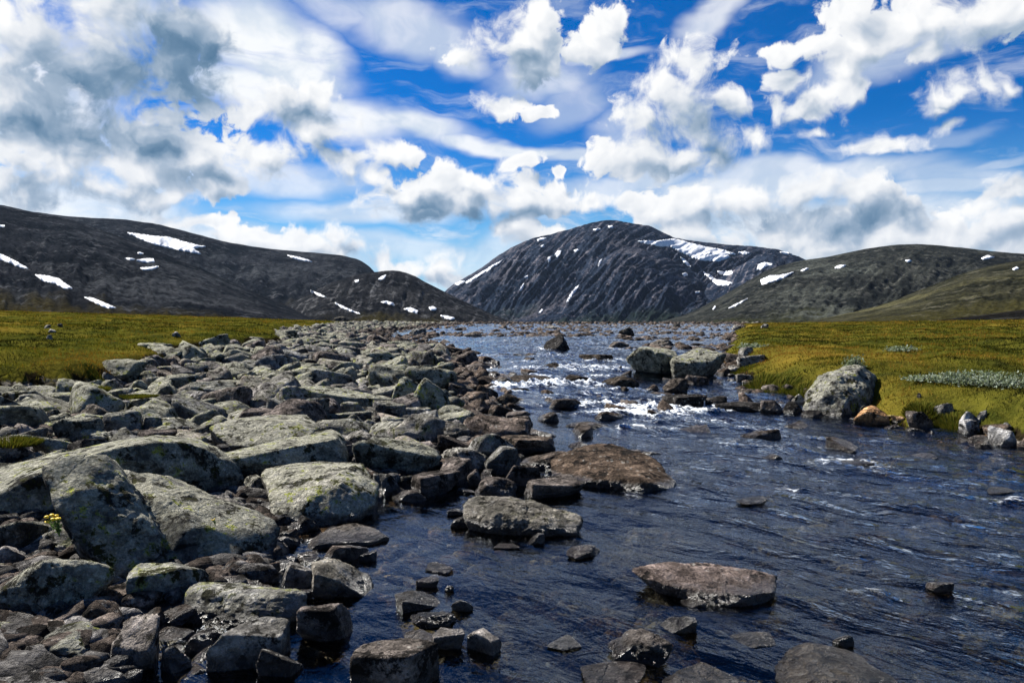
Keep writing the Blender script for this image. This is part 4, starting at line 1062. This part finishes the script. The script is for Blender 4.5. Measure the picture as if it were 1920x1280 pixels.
for b, lb in [((48, 612, 62, 620), 'left one of the stones on the left meadow'), ((60, 614, 78, 623), 'middle one of the stones on the left meadow'), ((80, 608, 92, 616), 'upright stone on the left meadow'), ((127, 624, 140, 634), 'grey stone lying alone lower on the left meadow'),
              ((300, 624, 318, 634), 'stone near the corner of the left meadow'), ((228, 607, 240, 613), 'small stone in the middle of the left meadow')]:
    S(b, 'angular', P2, 0.2, lb, cat='stone')

# ------------------------------------------------------------------ rubble of the left bank: largest in view as single stones, the rest as one mass
def scatter_field():
    rg = np.random.default_rng(77)
    cell = {}
    def near(x, y, r):
        ci, cj = int(x // 1.0), int(y // 1.0)
        for i in range(ci - 2, ci + 3):
            for j in range(cj - 2, cj + 3):
                for (a, b, q) in cell.get((i, j), ()):
                    if (a - x) ** 2 + (b - y) ** 2 < (0.80 * (q + r)) ** 2: return True
        return False
    def put(x, y, r): cell.setdefault((int(x // 1.0), int(y // 1.0)), []).append((x, y, r))
    for (x, y, r) in PLACED:
        put(x, y, min(r, 0.9))
    out = []
    N = 26000
    # big stones first, then smaller ones into the gaps
    for rad_lo, rad_hi, n in ((0.24, 0.38, 800), (0.15, 0.26, 5000), (0.10, 0.17, 14000), (0.07, 0.11, 16000)):
        y = np.exp(rg.uniform(math.log(2.9), math.log(120), n))
        lo, hi = grass_l(y) - 0.5, shore_l(y) + 0.45 + 0.012 * y
        x = lo + (hi - lo) * rg.uniform(0, 1, n)
        keep = (np.abs(x / y) < 0.95)
        wet, gl, gr = masks(x, y)
        keep &= (gl < 0.5) & (gr < 0.3)
        r = rg.uniform(rad_lo, rad_hi, n)
        r *= np.where(x > shore_l(y) - 0.7, 0.75, 1.0)
        keep &= r * F / y > 2.6
        keep &= ~((y < 4.9) & (r > 0.105)) & ~((y < 7.5) & (r > 0.2)) & ~((y > 9) & (y < 14) & (x < -4.5) & (r > 0.26))
        for a, b, q in zip(x[keep], y[keep], r[keep]):
            if not near(a, b, q): put(a, b, q); out.append((a, b, q))
    # right shore, shoals and far bars
    for n, (ya, yb), fx, rr in ((90, (8, 18), lambda y, u: shore_r(y) - 0.7 + u * 0.9, (0.04, 0.17)),
                                (900, (17, 110), lambda y, u: shore_r(y) - 0.5 - 0.01 * y + u * (0.9 + 0.03 * y), (0.06, 0.26)),
                                (900, (26, 60), lambda y, u: 0.13 * y + u * (0.16 * y), (0.10, 0.30)),
                                (4200, (44, 135), lambda y, u: -0.14 * y + u * (0.48 * y), (0.12, 0.42)),
                                (700, (24, 50), lambda y, u: -0.16 * y + u * (0.07 * y), (0.10, 0.30)),
                                (90, (7, 24), lambda y, u: shore_l(y) + u * (shore_r(y) - shore_l(y)), (0.10, 0.2)),
                                (1500, (110, 168), lambda y, u: -0.30 * y + u * (0.62 * y), (0.12, 0.5))):
        y = np.exp(rg.uniform(math.log(ya), math.log(yb), n)); x = fx(y, rg.uniform(0, 1, n)); r = rg.uniform(*rr, n)
        bar = fbm(x * 0.12, y * 0.10, 3, 71)
        keep = (bar > np.where(y > 44, -0.03, 0.02)) | (y < 24) | (y > 105)
        wet, gl, gr = masks(x, y)
        keep &= (gl < 0.4) & (gr < 0.6) & (r * F / y > 1.3)
        for a, b, q in zip(x[keep], y[keep], r[keep]):
            if not near(a, b, q): put(a, b, q); out.append((a, b, q))
    return out
def short_mark(label):
    out = []
    for w in label.split():
        if w in ('with', 'of', 'at', 'in', 'on', 'by', 'beside', 'behind', 'right', 'left', 'below', 'above', 'between', 'second', 'touching', 'crusted', 'peppered', 'standing', 'alone', 'rising', 'near', 'in,', 'squeezed') and out: break
        out.append(w.strip(','))
        if w.strip(',') in ('boulder', 'slab', 'block', 'boulders'): break
    if out[0] in ('left', 'right'): out = [out[0], 'upright', 'pale', 'green', 'boulder']
    return out[:5]
FIELD = scatter_field()
FIELD.sort(key=lambda s: -s[2] / s[1])
N_SINGLE = 190
UNITS = {k: [stone_unit(500 + i, k, ('round', 'angular', 'slab', 'wedge', 'angular', 'round', 'slab', 'knobbly')[i % 8]) for i in range(16)] for k in (1, 2, 3, 4)}
def place_unit(x, y, r, rg, k):
    u, f = UNITS[k][rg.randrange(16)]
    a = rg.uniform(0, 6.28); ca, sa = math.cos(a), math.sin(a)
    w = u * np.array([1.15, rg.uniform(0.7, 1.0), rg.uniform(0.45, 0.85)]) * r
    ti = rg.uniform(-0.35, 0.35); ct, st = math.cos(ti), math.sin(ti)
    w = np.stack([w[:, 0] * ct - w[:, 2] * st, w[:, 1], w[:, 0] * st + w[:, 2] * ct], 1)
    w = np.stack([w[:, 0] * ca - w[:, 1] * sa, w[:, 0] * sa + w[:, 1] * ca, w[:, 2]], 1)
    z = float(ground_z(x, y))
    wet = float(masks(np.array([x]), np.array([y]))[0][0])
    lift = r * rg.uniform(0.10, 0.42)
    if wet > 0.0: z = max(z, float(water_z(y)) - r * 0.55)
    return w + np.array([x, y, z + lift]), f, (x, y, z), wet
def field_tone(x, y, wet, rg):
    n = float(n2(x * 0.3, y * 0.3, 55))
    if wet > -0.30 - 0.012 * y:
        k = rg.uniform(0.6, 1.35); w = rg.uniform(-.06, .08); return (BROWN[0] * k * (1 + w), BROWN[1] * k, BROWN[2] * k * (1 - w)), 0.0, 'brown'
    if n + rg.uniform(-.5, .5) > 0.05:
        k = rg.uniform(0.8, 1.15); return tuple(c * k for c in GREEN), rg.uniform(0.5, 0.95), 'green'
    k = rg.uniform(0.6, 1.5); w = rg.uniform(-.05, .16); return (GREY[0] * k * (1 + w), GREY[1] * k, GREY[2] * k * (1 - w * .5)), rg.choice([0.0, 0.15, 0.4, 0.6]), 'grey'
rgS = random.Random(5)
SINGLES = []
mv, mf, mc, mw, base = [], [], [], [], 0
for i, (x, y, r) in enumerate(FIELD):
    px = r * 2 * F / y
    if i < N_SINGLE:
        v, f, o0, wet = place_unit(x, y, r, rgS, 4 if px > 20 else 3)
        tn, li, word = field_tone(x, y, wet, rgS)
        pc = project(v); cx, cy, wpx, hpx = pc[:, 0].mean(), pc[:, 1].mean(), np.ptp(pc[:, 0]), np.ptp(pc[:, 1])
        best, bd = None, 1e9
        for mk in MARKS:
            ddx = max(mk[0] - cx, 0, cx - mk[2]); ddy = max(mk[1] - cy, 0, cy - mk[3]) * 1.5
            if ddx + ddy < bd: best, bd = mk, ddx + ddy
        mx, my = 0.5 * (best[0] + best[2]), 0.5 * (best[1] + best[3])
        if cx < best[0]: rel = 'left of'
        elif cx > best[2]: rel = 'right of'
        else: rel = 'behind' if cy < my else 'in front of'
        if bd > 60: rel = {'left of': 'well left of', 'right of': 'well right of', 'behind': 'well behind', 'in front of': 'well before'}[rel]
        size = 'large' if wpx > 75 else 'medium' if wpx > 48 else 'small'
        form = 'upright' if hpx > 0.85 * wpx else 'flat' if hpx < 0.48 * wpx else 'blocky'
        mark = ' '.join(short_mark(best[4]))
        look = {'brown': 'bare brown', 'green': 'lichened pale', 'grey': 'dark grey'}[word]
        side = 'right bank' if x > 3 else 'left bank'
        o = finish('stone', v, f, o0, tn, li, f'{size} {form} {look} stone {rel} the {mark}', 'stone', f'{look} stones scattered on the {side}', 1.0 if wet > -0.9 else 0.0)
        SINGLES.append((cx, cy, o))
    else:
        v, f, o0, wet = place_unit(x, y, r, rgS, 3 if px > 26 else 2 if px > 10 else 1)
        tn, li, word = field_tone(x, y, wet, rgS)
        mv.append(v); mf.append(f + base); base += len(v)
        mc.append(np.tile([*tn, li], (len(v), 1))); mw.append(np.full(len(v), 1.0 if wet > -0.9 else 0.0))
same = {}
for cx, cy, o in SINGLES: same.setdefault(o['label'], []).append((cx, cy, o))
NTH = ['leftmost', 'second from left', 'third from left', 'fourth from left', 'fifth from left', 'sixth from left', 'seventh from left', 'eighth from left', 'ninth from left', 'tenth from left', 'eleventh from left', 'twelfth from left', 'thirteenth from left', 'fourteenth from left', 'fifteenth from left', 'sixteenth from left']
for lb, mem in same.items():
    if len(mem) == 1: continue
    mem.sort(key=lambda q: q[0])
    for j, (cx, cy, o) in enumerate(mem):
        w = ('left one', 'right one')[j] if len(mem) == 2 else ('left one', 'middle one', 'right one')[j] if len(mem) == 3 else 'rightmost' if j == len(mem) - 1 else NTH[min(j, 15)]
        o['label'] = f'{lb}, {w}'
# pebbles between the near boulders and stones on the river bed
rgP = np.random.default_rng(31)
yp = np.exp(rgP.uniform(math.log(2.4), math.log(11), 7500)); xp = rgP.uniform(-0.88, 0.12, 7500) * yp
keep = (xp < shore_l(yp) + 0.15) & (xp > grass_l(yp))
for x, y in zip(xp[keep], yp[keep]):
    v, f, o0, wet = place_unit(x, y, (rr_ := rgS.uniform(0.02, 0.10)), rgS, 2 if rr_ * F / y > 14 else 1)
    k = rgS.uniform(0.6, 1.3); tn = tuple(c * k for c in (BROWN if rgS.random() < .5 else GREY))
    mv.append(v); mf.append(f + base); base += len(v)
    mc.append(np.tile([*tn, 0.0], (len(v), 1))); mw.append(np.full(len(v), 1.0))
def mass(name, mv, mf, mc, mw):
    me = mesh_from(name, np.concatenate(mv), np.concatenate(mf), M_rubble, True, np.concatenate(mc))
    a = me.attributes.new('wetted', 'FLOAT', 'POINT'); a.data.foreach_set('value', np.concatenate(mw).astype(np.float32))
    return tag(link(name, me), kind='stuff')
mass('rubble', mv, mf, mc, mw)['label'] = 'small stones and cobbles filling the banks and shoals'
mv, mf, mc, mw, base = [], [], [], [], 0
yb = np.exp(rgP.uniform(math.log(2.4), math.log(13), 3200)); xb = rgP.uniform(-0.5, 1.0, 3200) * yb
keep = (xb > shore_l(yb) + 0.1) & (xb < shore_r(yb) - 0.1) & (np.abs(xb / yb) < 0.95)
for x, y in zip(xb[keep], yb[keep]):
    r = rgS.choice([0.05, 0.08, 0.12, 0.17]) * rgS.uniform(0.7, 1.3)
    u, f = UNITS[2 if r * F / y > 20 else 1][rgS.randrange(16)]
    gz = float(ground_z(x, y)); top = float(water_z(y)) - 0.03
    hz = min(r * 0.6, max(0.015, (top - gz) * 0.9))
    v = u * np.array([r, r * rgS.uniform(.7, 1), hz]) + np.array([x, y, gz])
    k = rgS.uniform(0.5, 2.0); tn = tuple(c * k for c in rgS.choice([(0.085, 0.055, 0.032), (0.10, 0.085, 0.065), (0.05, 0.04, 0.03), (0.13, 0.10, 0.05)]))
    mv.append(v); mf.append(f + base); base += len(v)
    mc.append(np.tile([*tn, 0.0], (len(v), 1))); mw.append(np.zeros(len(v)))
mass('riverbed_stones', mv, mf, mc, mw)['label'] = 'brown stones on the river bed under clear water'

# ------------------------------------------------------------------ river
FOAM = [  # px, py, rx, ry, strength: where the water breaks white
    (1130, 762, 70, 6, 0.95), (1230, 766, 80, 7, 1.05), (1190, 776, 120, 6, 1.0), (1310, 772, 60, 6, 0.95), (1260, 786, 90, 4, 0.6), (1150, 750, 60, 4, 0.6), (1020, 722, 90, 6, 1.0), (940, 727, 30, 7, 0.9), (1105, 721, 45, 5, 0.9), (1180, 733, 50, 5, 0.5),
    (1090, 690, 130, 4, 0.7), (1000, 692, 60, 4, 0.6), (1130, 676, 70, 3, 0.55), (1040, 668, 40, 3, 0.6), (1240, 690, 40, 5, 0.6), (1340, 768, 40, 5, 0.7), (1300, 735, 30, 5, 0.5), (1015, 655, 30, 3, 0.6),
    (1590, 868, 90, 7, 0.6), (1490, 838, 70, 7, 0.45), (1630, 880, 60, 6, 0.42), (1385, 835, 40, 6, 0.4), (1780, 1160, 30, 7, 0.5), (1655, 1107, 50, 5, 0.45), (1640, 920, 30, 5, 0.4), (1480, 915, 30, 5, 0.35),
    (1180, 800, 60, 6, 0.55), (980, 757, 40, 6, 0.5), (1050, 745, 60, 8, 0.45), (1730, 948, 30, 4, 0.45), (1880, 935, 40, 5, 0.55), (940, 640, 80, 2.5, 0.35), (850, 652, 60, 2.5, 0.3), (1150, 655, 60, 2.5, 0.4), (1480, 762, 40, 5, 0.5), (1250, 745, 60, 6, 0.45),
    (1180, 632, 60, 2, 0.3), (870, 632, 60, 2, 0.3), (1230, 805, 60, 8, 0.4), (1010, 775, 50, 7, 0.35), (880, 700, 40, 3, 0.35), (1900, 1130, 60, 6, 0.35), (1290, 760, 50, 4, 0.75), (960, 735, 60, 4, 0.6), (1130, 741, 90, 3, 0.55), (1010, 708, 60, 3, 0.6), (1150, 708, 70, 3, 0.55), (930, 695, 60, 3, 0.5), (1180, 695, 50, 3, 0.6), (900, 668, 70, 2.5, 0.45), (1000, 678, 70, 2.5, 0.5), (1100, 645, 80, 2, 0.4), (830, 640, 60, 2, 0.35), (1330, 790, 70, 5, 0.5), (1400, 800, 60, 5, 0.4), (1460, 815, 60, 5, 0.4), (1100, 815, 50, 5, 0.35),
]
def build_river():
    nr, nc = 460, 300
    ys = np.concatenate([np.linspace(-3, 1.5, 14), np.geomspace(1.55, 150, nr - 14)])
    s = np.linspace(0, 1, nc)
    xl, xr = shore_l(ys) - 0.9 - 0.02 * ys, shore_r(ys) + 0.8 + 0.02 * ys
    X = xl[:, None] + (xr - xl)[:, None] * s[None, :]
    Y = np.repeat(ys[:, None], nc, 1)
    x, y = X.ravel(), Y.ravel()
    foam = np.zeros_like(x)
    wxn = 0.25 * fbm(x * 1.2, y * 1.2, 3, 61) * (0.5 + y / 16); wyn = 0.35 * fbm(x * 1.0, y * 1.0, 3, 62) * (0.3 + y / 16)
    for (px, py, rx, ry, k) in FOAM:
        cx, cy = pix_ground(px, py)
        ay = max(0.10, 0.5 * abs(pix_ground(px, py - ry)[1] - pix_ground(px, py + ry)[1]))
        ax = rx / F * cy
        d = np.sqrt(((x + wxn - cx) / ax) ** 2 + ((y + wyn - cy) / ay) ** 2)
        foam = np.maximum(foam, k * np.clip(1.35 - d, 0, 1))
    a, b = 0.66 * x - 0.75 * y, 0.75 * x + 0.66 * y
    chan = sstep(0.2, 2.2, x - shore_l(y)) * (0.35 + 0.65 * sstep(0.0, 2.5, x + 0.15 * y - 0.9))
    rough = 0.25 + 0.75 * chan
    wave = 0.034 * fbm(a * 0.8, b * 1.7, 3, 63, 0.5) + 0.012 * fbm(a * 2.6, b * 5.0, 3, 64, 0.5)
    z = water_z(y) + wave * rough * (1 + y / 14)
    z += np.clip(foam, 0, 1) * (0.17 * np.abs(fbm(x * 3.0, y * 3.4, 4, 65, 0.65)) + 0.02) * np.clip(y / 9, 0.6, 1.6)
    depth = np.clip((z - ground_z(x, y)) / 0.4, 0, 1)
    col = np.stack([foam, chan, depth, np.ones_like(x)], 1)
    m, t, out = new_mat('river_water')
    geo = t.node('ShaderNodeNewGeometry'); pos = geo.outputs['Position']
    at = t.node('ShaderNodeAttribute'); at.attribute_name = 'tone'
    fo, ch, dp = t.sep(at.outputs['Color'])
    fl = t.xyz(t.vm('DOT_PRODUCT', pos, (0.66, -0.75, 0)), t.vm('DOT_PRODUCT', pos, (0.75, 0.66, 0)), t.sep(pos)[2])
    r1 = t.noise(t.vm('MULTIPLY', fl, (1.5, 3.3, 1)), 1.0, 5, 0.52, dist=0.7)
    r2 = t.noise(t.vm('MULTIPLY', fl, (9.0, 22.0, 1)), 1.0, 4, 0.6, dist=0.4)
    r3 = t.noise(pos, 7.0, 4, 0.6, dist=0.8)
    h = t.m('ADD', t.m('MULTIPLY', r1, 0.85), t.m('ADD', t.m('MULTIPLY', r2, 0.09), t.m('MULTIPLY', r3, 0.20)))
    nb = t.node('ShaderNodeBump')
    nb.inputs['Distance'].default_value = 0.11
    t.l.new(t.ramp(ch, 0, 1, 0.24, 0.75), nb.inputs['Strength'])
    t.l.new(h, nb.inputs['Height'])
    N = nb.outputs[0]
    fr = t.node('ShaderNodeFresnel'); fr.inputs[0].default_value = 1.333; t.l.new(N, fr.inputs['Normal'])
    gl = t.node('ShaderNodeBsdfGlossy'); gl.inputs['Roughness'].default_value = 0.05; gl.inputs['Color'].default_value = (0.82, 0.89, 1, 1); t.l.new(N, gl.inputs['Normal'])
    tr = t.node('ShaderNodeBsdfTransparent'); t.l.new(t.mix(t.ramp(dp, 0.05, 0.9, smooth=False), (0.90, 0.87, 0.78), (0.46, 0.48, 0.46)), tr.inputs[0])
    mx = t.node('ShaderNodeMixShader'); t.l.new(fr.outputs[0], mx.inputs[0]); t.l.new(tr.outputs[0], mx.inputs[1]); t.l.new(gl.outputs[0], mx.inputs[2])
    # white water, torn into threads and lace
    fn = t.noise(t.vm('MULTIPLY', fl, (1.0, 1.6, 1)), 5.5, 7, 0.72, dist=0.6)
    lace = t.voro(t.vm('ADD', fl, t.scale(t.xyz(r1, fn, 0.0), 0.25)), 9.0, 'DISTANCE_TO_EDGE')
    fs = t.noise(t.vm('MULTIPLY', fl, (1.1, 2.6, 1)), 2.0, 4, 0.6)
    fm = t.m('ADD', t.m('MULTIPLY', fo, 0.95), t.m('MULTIPLY', t.m('SUBTRACT', fn, 0.5), 2.6))
    fm = t.m('ADD', fm, t.m('MULTIPLY', t.m('SUBTRACT', fs, 0.5), 2.1))
    fm = t.m('ADD', fm, t.ramp(lace, 0.0, 0.16, 0.16, -0.12))
    fm = t.m('MULTIPLY', t.ramp(fm, 0.42, 1.30), t.ramp(fo, 0.02, 0.25))
    dsh = principled(t, None, (0.70, 0.74, 0.78), 0.6, N, 0.3)
    m2 = t.node('ShaderNodeMixShader'); t.l.new(fm, m2.inputs[0]); t.l.new(mx.outputs[0], m2.inputs[1]); t.l.new(dsh, m2.inputs[2])
    t.l.new(m2.outputs[0], out.inputs[0])
    me = mesh_from('river', np.stack([x, y, z], 1), grid_faces(nr, nc), m, True, col)
    tag(link('river', me), kind='structure')
build_river()

# ------------------------------------------------------------------ grass of both meadows
def blade_material(name):
    m, t, out = new_mat(name)
    at = t.node('ShaderNodeAttribute'); at.attribute_name = 'tone'
    d = t.node('ShaderNodeBsdfDiffuse'); t.l.new(at.outputs['Color'], d.inputs[0])
    tl = t.node('ShaderNodeBsdfTranslucent'); t.l.new(t.mix(1.0, at.outputs['Color'], (1.0, 1.0, 0.55), 'MULTIPLY'), tl.inputs[0])
    mx = t.node('ShaderNodeMixShader'); mx.inputs[0].default_value = 0.27
    t.l.new(d.outputs[0], mx.inputs[1]); t.l.new(tl.outputs[0], mx.inputs[2]); t.l.new(mx.outputs[0], out.inputs[0])
    return m
M_blade = blade_material('grass_blade')
def build_grass(name, n, side):
    rg = np.random.default_rng(91 + side)
    y = np.exp(rg.uniform(math.log(8.5 if side > 0 else 4.5), math.log(150), n))
    x = (rg.uniform(0.12, 0.95, n) if side > 0 else rg.uniform(-0.95, -0.18, n)) * y
    wet, gl, gr = masks(x, y)
    g = gr if side > 0 else gl
    keep = g > (rg.uniform(0.12, 0.5, n) if side > 0 else rg.uniform(0.35, 0.75, n))
    tuft = fbm(x * 0.95, y * 0.95, 3, 33, 0.6) + 0.35 * rg.normal(size=n) * 0.6
    keep &= tuft > -0.35
    x, y, g, tuft = x[keep], y[keep], g[keep], tuft[keep]
    n = len(x)
    z = ground_z(x, y) - 0.01
    h = rg.uniform(0.02, 0.065, n) * (0.85 + 0.5 * np.clip(tuft, 0, 1)) * (1 + y / 90)
    h *= np.where(np.abs(g - 0.6) < 0.3, 0.9, 1.0)
    w = np.maximum(0.007, 0.00085 * y) * rg.uniform(0.7, 1.4, n)
    th = rg.uniform(0, 2 * np.pi, n)
    lean = rg.uniform(0.1, 1.0, n) * h; la = rg.uniform(0, 2 * np.pi, n)
    bx, by = np.cos(th) * w / 2, np.sin(th) * w / 2
    v = np.empty((n, 3, 3))
    v[:, 0] = np.stack([x - bx, y - by, z], 1); v[:, 1] = np.stack([x + bx, y + by, z], 1)
    v[:, 2] = np.stack([x + lean * np.cos(la), y + lean * np.sin(la), z + h], 1)
    pal = np.array([(0.030, 0.036, 0.006), (0.066, 0.068, 0.009), (0.135, 0.112, 0.015), (0.160, 0.088, 0.016), (0.010, 0.012, 0.004)])
    p = fbm(x * 0.25, y * 0.13, 4, 81) * 1.9 + 1.6 * fbm(x * 0.9, y * 0.5, 4, 82, 0.65) + 0.24 * rg.normal(size=n)
    p = p + np.clip((y - 30) / 60, 0, 0.6) * 0.5
    idx = np.digitize(p, [-0.04, 0.28, 0.56]); idx = np.where(p < -0.26, 4, idx)
    c = pal[idx] * rg.uniform(0.7, 1.3, (n, 1))
    col = np.ones((n, 3, 4)); col[:, :, :3] = c[:, None, :]
    me = mesh_from(name, v.reshape(-1, 3), np.arange(3 * n).reshape(n, 3), M_blade, False, col.reshape(-1, 4))
    o = tag(link(name, me), kind='stuff')
    o['label'] = 'olive and rust mountain grass on the %s meadow' % ('right' if side > 0 else 'left')
build_grass('grass', 360000, 1)
build_grass('grass', 290000, -1)

# ------------------------------------------------------------------ small plants
def leaf_cloud(n, rx, ry, rz, size, rg, cols, flat=0.5):
    p = rg.normal(size=(n, 3)) * 0.42
    p = np.clip(p, -1, 1) * np.array([rx, ry, rz]); p[:, 2] = np.abs(p[:, 2]) + 0.0
    d = rg.normal(size=(n, 3)); d[:, 2] = np.abs(d[:, 2]) * flat + 0.3; d /= np.linalg.norm(d, axis=1)[:, None]
    s = np.cross(d, rg.normal(size=(n, 3))); s /= np.linalg.norm(s, axis=1)[:, None]
    L = size * rg.uniform(0.6, 1.3, (n, 1)); W = L * 0.22
    v = np.stack([p, p + d * L * .5 + s * W, p + d * L, p + d * L * .5 - s * W], 1)
    c = np.array(cols)[rg.integers(0, len(cols), n)] * rg.uniform(0.75, 1.25, (n, 1))
    col = np.ones((n, 4, 4)); col[:, :, :3] = c[:, None]
    return v.reshape(-1, 3), np.arange(4 * n).reshape(n, 4), col.reshape(-1, 4)
M_twig = new_mat('twig'); principled(M_twig[1], M_twig[2], (0.05, 0.035, 0.025), 0.9); M_twig = M_twig[0]
def tube_mesh(paths, r0, r1, mat, name):
    vs, fs, b = [], [], 0
    for P in paths:
        P = np.array(P, float); k = len(P)
        for i in range(k):
            r = r0 + (r1 - r0) * i / (k - 1)
            for j in range(5):
                a = 2 * math.pi * j / 5
                vs.append(P[i] + np.array([math.cos(a) * r, math.sin(a) * r, 0]))
        for i in range(k - 1):
            for j in range(5): fs.append((b + i * 5 + j, b + i * 5 + (j + 1) % 5, b + (i + 1) * 5 + (j + 1) % 5, b + (i + 1) * 5 + j))
        b += 5 * k
    return mesh_from(name, np.array(vs), np.array(fs), mat)
def shrub(px, py, wpx, hpx, label, cols, seed, group=None, n=900):
    X, Y = surface_hit(px, py)
    rg = np.random.default_rng(seed)
    e = bpy.data.objects.new('willow_shrub', None); COL.objects.link(e)
    e.location = (X, Y, float(ground_z(X, Y)) - 0.02)
    tag(e, label, 'shrub', group)
    rx, rz = wpx / F * Y / 2, hpx / F * Y
    v, f, c = leaf_cloud(n, rx * 1.5, rx * 1.1, rz * 1.1, 0.0022 * Y + 0.022, rg, cols)
    tag(link('foliage', mesh_from('foliage', v, f, M_blade, False, c), e), kind='stuff')
    paths = []
    for i in range(9):
        a = rg.uniform(0, 6.28); q = rg.uniform(0.2, 0.8)
        paths.append([(0, 0, 0), (math.cos(a) * rx * q * .5, math.sin(a) * rx * q * .5, rz * .5), (math.cos(a) * rx * q, math.sin(a) * rx * q, rz * .85)])
    link('twig', tube_mesh(paths, 0.006, 0.003, M_twig, 'twig'), e)
SILVER = [(0.16, 0.19, 0.14), (0.22, 0.25, 0.20), (0.11, 0.14, 0.09)]
OLIVE = [(0.06, 0.08, 0.02), (0.10, 0.12, 0.04), (0.04, 0.05, 0.015)]
for i, (px, py, w, h, lb) in enumerate([(1905, 724, 110, 24, 'silver willow shrub at the right picture edge'), (1838, 720, 80, 22, 'silver willow shrub second from the right edge'), (1785, 716, 60, 16, 'low silver willow shrub left of two taller ones'),
                                       (1733, 712, 50, 9, 'lowest silver willow mat at the left end of the willow row'), (1602, 690, 26, 22, 'small grey green willow bush above the big round topped boulder'), (1412, 652, 40, 8, 'pale willow mat near the far turf corner'), (1690, 657, 44, 8, 'pale willow mat in the middle of the right meadow')]):
    shrub(px, py, w, h, lb, SILVER, 300 + i, 'silver willows of the right meadow', 1300 if w > 55 else 600)
for i, (px, py, w, h, lb) in enumerate([(170, 760, 60, 34, 'grass tussock growing in the rubble beside the sloping grey boulder'), (25, 872, 90, 36, 'grass tussock behind the long tilted slab at the left edge'), (262, 772, 60, 14, 'grass tuft on top of the rounded upright boulder'),
                                       (190, 715, 50, 24, 'dark grass tussock hanging from the left turf corner'), (1425, 722, 110, 44, 'dark green grass tussock drooping over the right bank'), (1790, 792, 70, 40, 'grass tussock hanging over the right water edge left of the white boulders'), (1730, 768, 60, 40, 'grass tussock above the brown grey boulder of the right bank'), (1462, 735, 70, 40, 'grass tussock right of the drooping one on the right bank'), (1395, 692, 60, 18, 'small grass tussock among pale stones of the right bank'), (1500, 742, 60, 40, 'grass tussock against the left side of the big round topped boulder')]):
    X, Y = surface_hit(px, py); rg = np.random.default_rng(400 + i); n = 1800
    rx, rz = w / F * Y / 2, h / F * Y
    a = rg.uniform(0, 6.28, n); q = np.sqrt(rg.uniform(0, 1, n))
    bx, by = np.cos(a) * q * rx, np.sin(a) * q * rx * .8
    hh = rz * rg.uniform(.15, .42, n) * (1.1 - .6 * q); ww = np.full(n, 0.0007 * Y)
    th = rg.uniform(0, 6.28, n)
    dz = ground_z(X + bx, Y + by) - float(ground_z(X, Y))
    v = np.stack([np.stack([bx - np.cos(th) * ww, by - np.sin(th) * ww, dz - .02], 1), np.stack([bx + np.cos(th) * ww, by + np.sin(th) * ww, dz - .02], 1),
                  np.stack([bx * 1.3 + np.cos(a) * hh * .3, by * 1.1 + np.sin(a) * hh * .3, dz + hh], 1)], 1)
    c = np.array([(0.045, 0.058, 0.010), (0.075, 0.080, 0.014), (0.11, 0.095, 0.018)])[rg.integers(0, 3, n)] * rg.uniform(.7, 1.3, (n, 1))
    col = np.ones((n, 3, 4)); col[:, :, :3] = c[:, None]
    o = link('grass_tussock', mesh_from('grass_tussock', v.reshape(-1, 3), np.arange(3 * n).reshape(n, 3), M_blade, False, col.reshape(-1, 4)))
    o.location = (X, Y, float(ground_z(X, Y)) + (0.2 if i < 3 else 0.0))
    tag(o, lb, 'tussock')

# roseroot in flower in the crack beside the leaning boulder, and two smaller ones
M_petal = new_mat('yellow_petal'); principled(M_petal[1], M_petal[2], (0.62, 0.42, 0.01), 0.6); M_petal = M_petal[0]
M_stem = new_mat('green_stem'); principled(M_stem[1], M_stem[2], (0.09, 0.14, 0.03), 0.6); M_stem = M_stem[0]
def roseroot(px, py, Y, size, n_stems, label, seed):
    rg = np.random.default_rng(seed)
    dx, dz = pix_dir(px, py)
    e = bpy.data.objects.new('yellow_flower', None); COL.objects.link(e)
    e.location = (dx * Y, Y, EYE + dz * Y)
    tag(e, label, 'flower')
    for i in range(n_stems):
        a = rg.uniform(0, 6.28); L = size * rg.uniform(0.75, 1.1); q = rg.uniform(0.1, 0.5) * size
        top = np.array([math.cos(a) * q, math.sin(a) * q - 0.2 * size, L])
        P = [np.zeros(3), top * [.35, .35, .5], top]
        st = link('stem', tube_mesh([P], 0.0022, 0.0016, M_stem, 'stem'), e)
        # fleshy leaves up the stem
        k = 16; tt = rg.uniform(0.15, 0.9, k)
        ps = np.array([top * [x * .9, x * .9, x] for x in tt])
        b = rg.uniform(0, 6.28, k); d = np.stack([np.cos(b), np.sin(b), np.full(k, .7)], 1); d /= np.linalg.norm(d, axis=1)[:, None]
        s = np.cross(d, [0, 0, 1.0]); s /= np.linalg.norm(s, axis=1)[:, None]
        l = 0.02 * size / .12; w = l * .3
        v = np.stack([ps, ps + d * l * .5 + s * w, ps + d * l, ps + d * l * .5 - s * w], 1).reshape(-1, 3)
        c = np.ones((4 * k, 4)); c[:, :3] = np.array([0.10, 0.17, 0.05])
        tag(link('leaf', mesh_from('leaf', v, np.arange(4 * k).reshape(k, 4), M_blade, False, c), st), kind='stuff')
        # domed flower head of many small petals
        u, f = ico(3)
        hv = u * np.array([1, 1, .6]) * (0.012 * size / .12)
        hv = hv * (1 + 0.35 * n3(u * 6.0, seed + i)[:, None])
        link('flower_head', mesh_from('flower_head', hv + top, f, M_petal), st)
roseroot(112, 1005, 3.66, 0.105, 9, 'clump of yellow roseroot flowers in the crack left of the leaning boulder', 7)
roseroot(404, 985, 4.02, 0.035, 4, 'small orange yellow flower tuft on the right flank of the leaning boulder', 8)
roseroot(1692, 768, 10.6, 0.10, 2, 'tiny yellow flower on the turf edge right of the smooth orange boulder', 9)
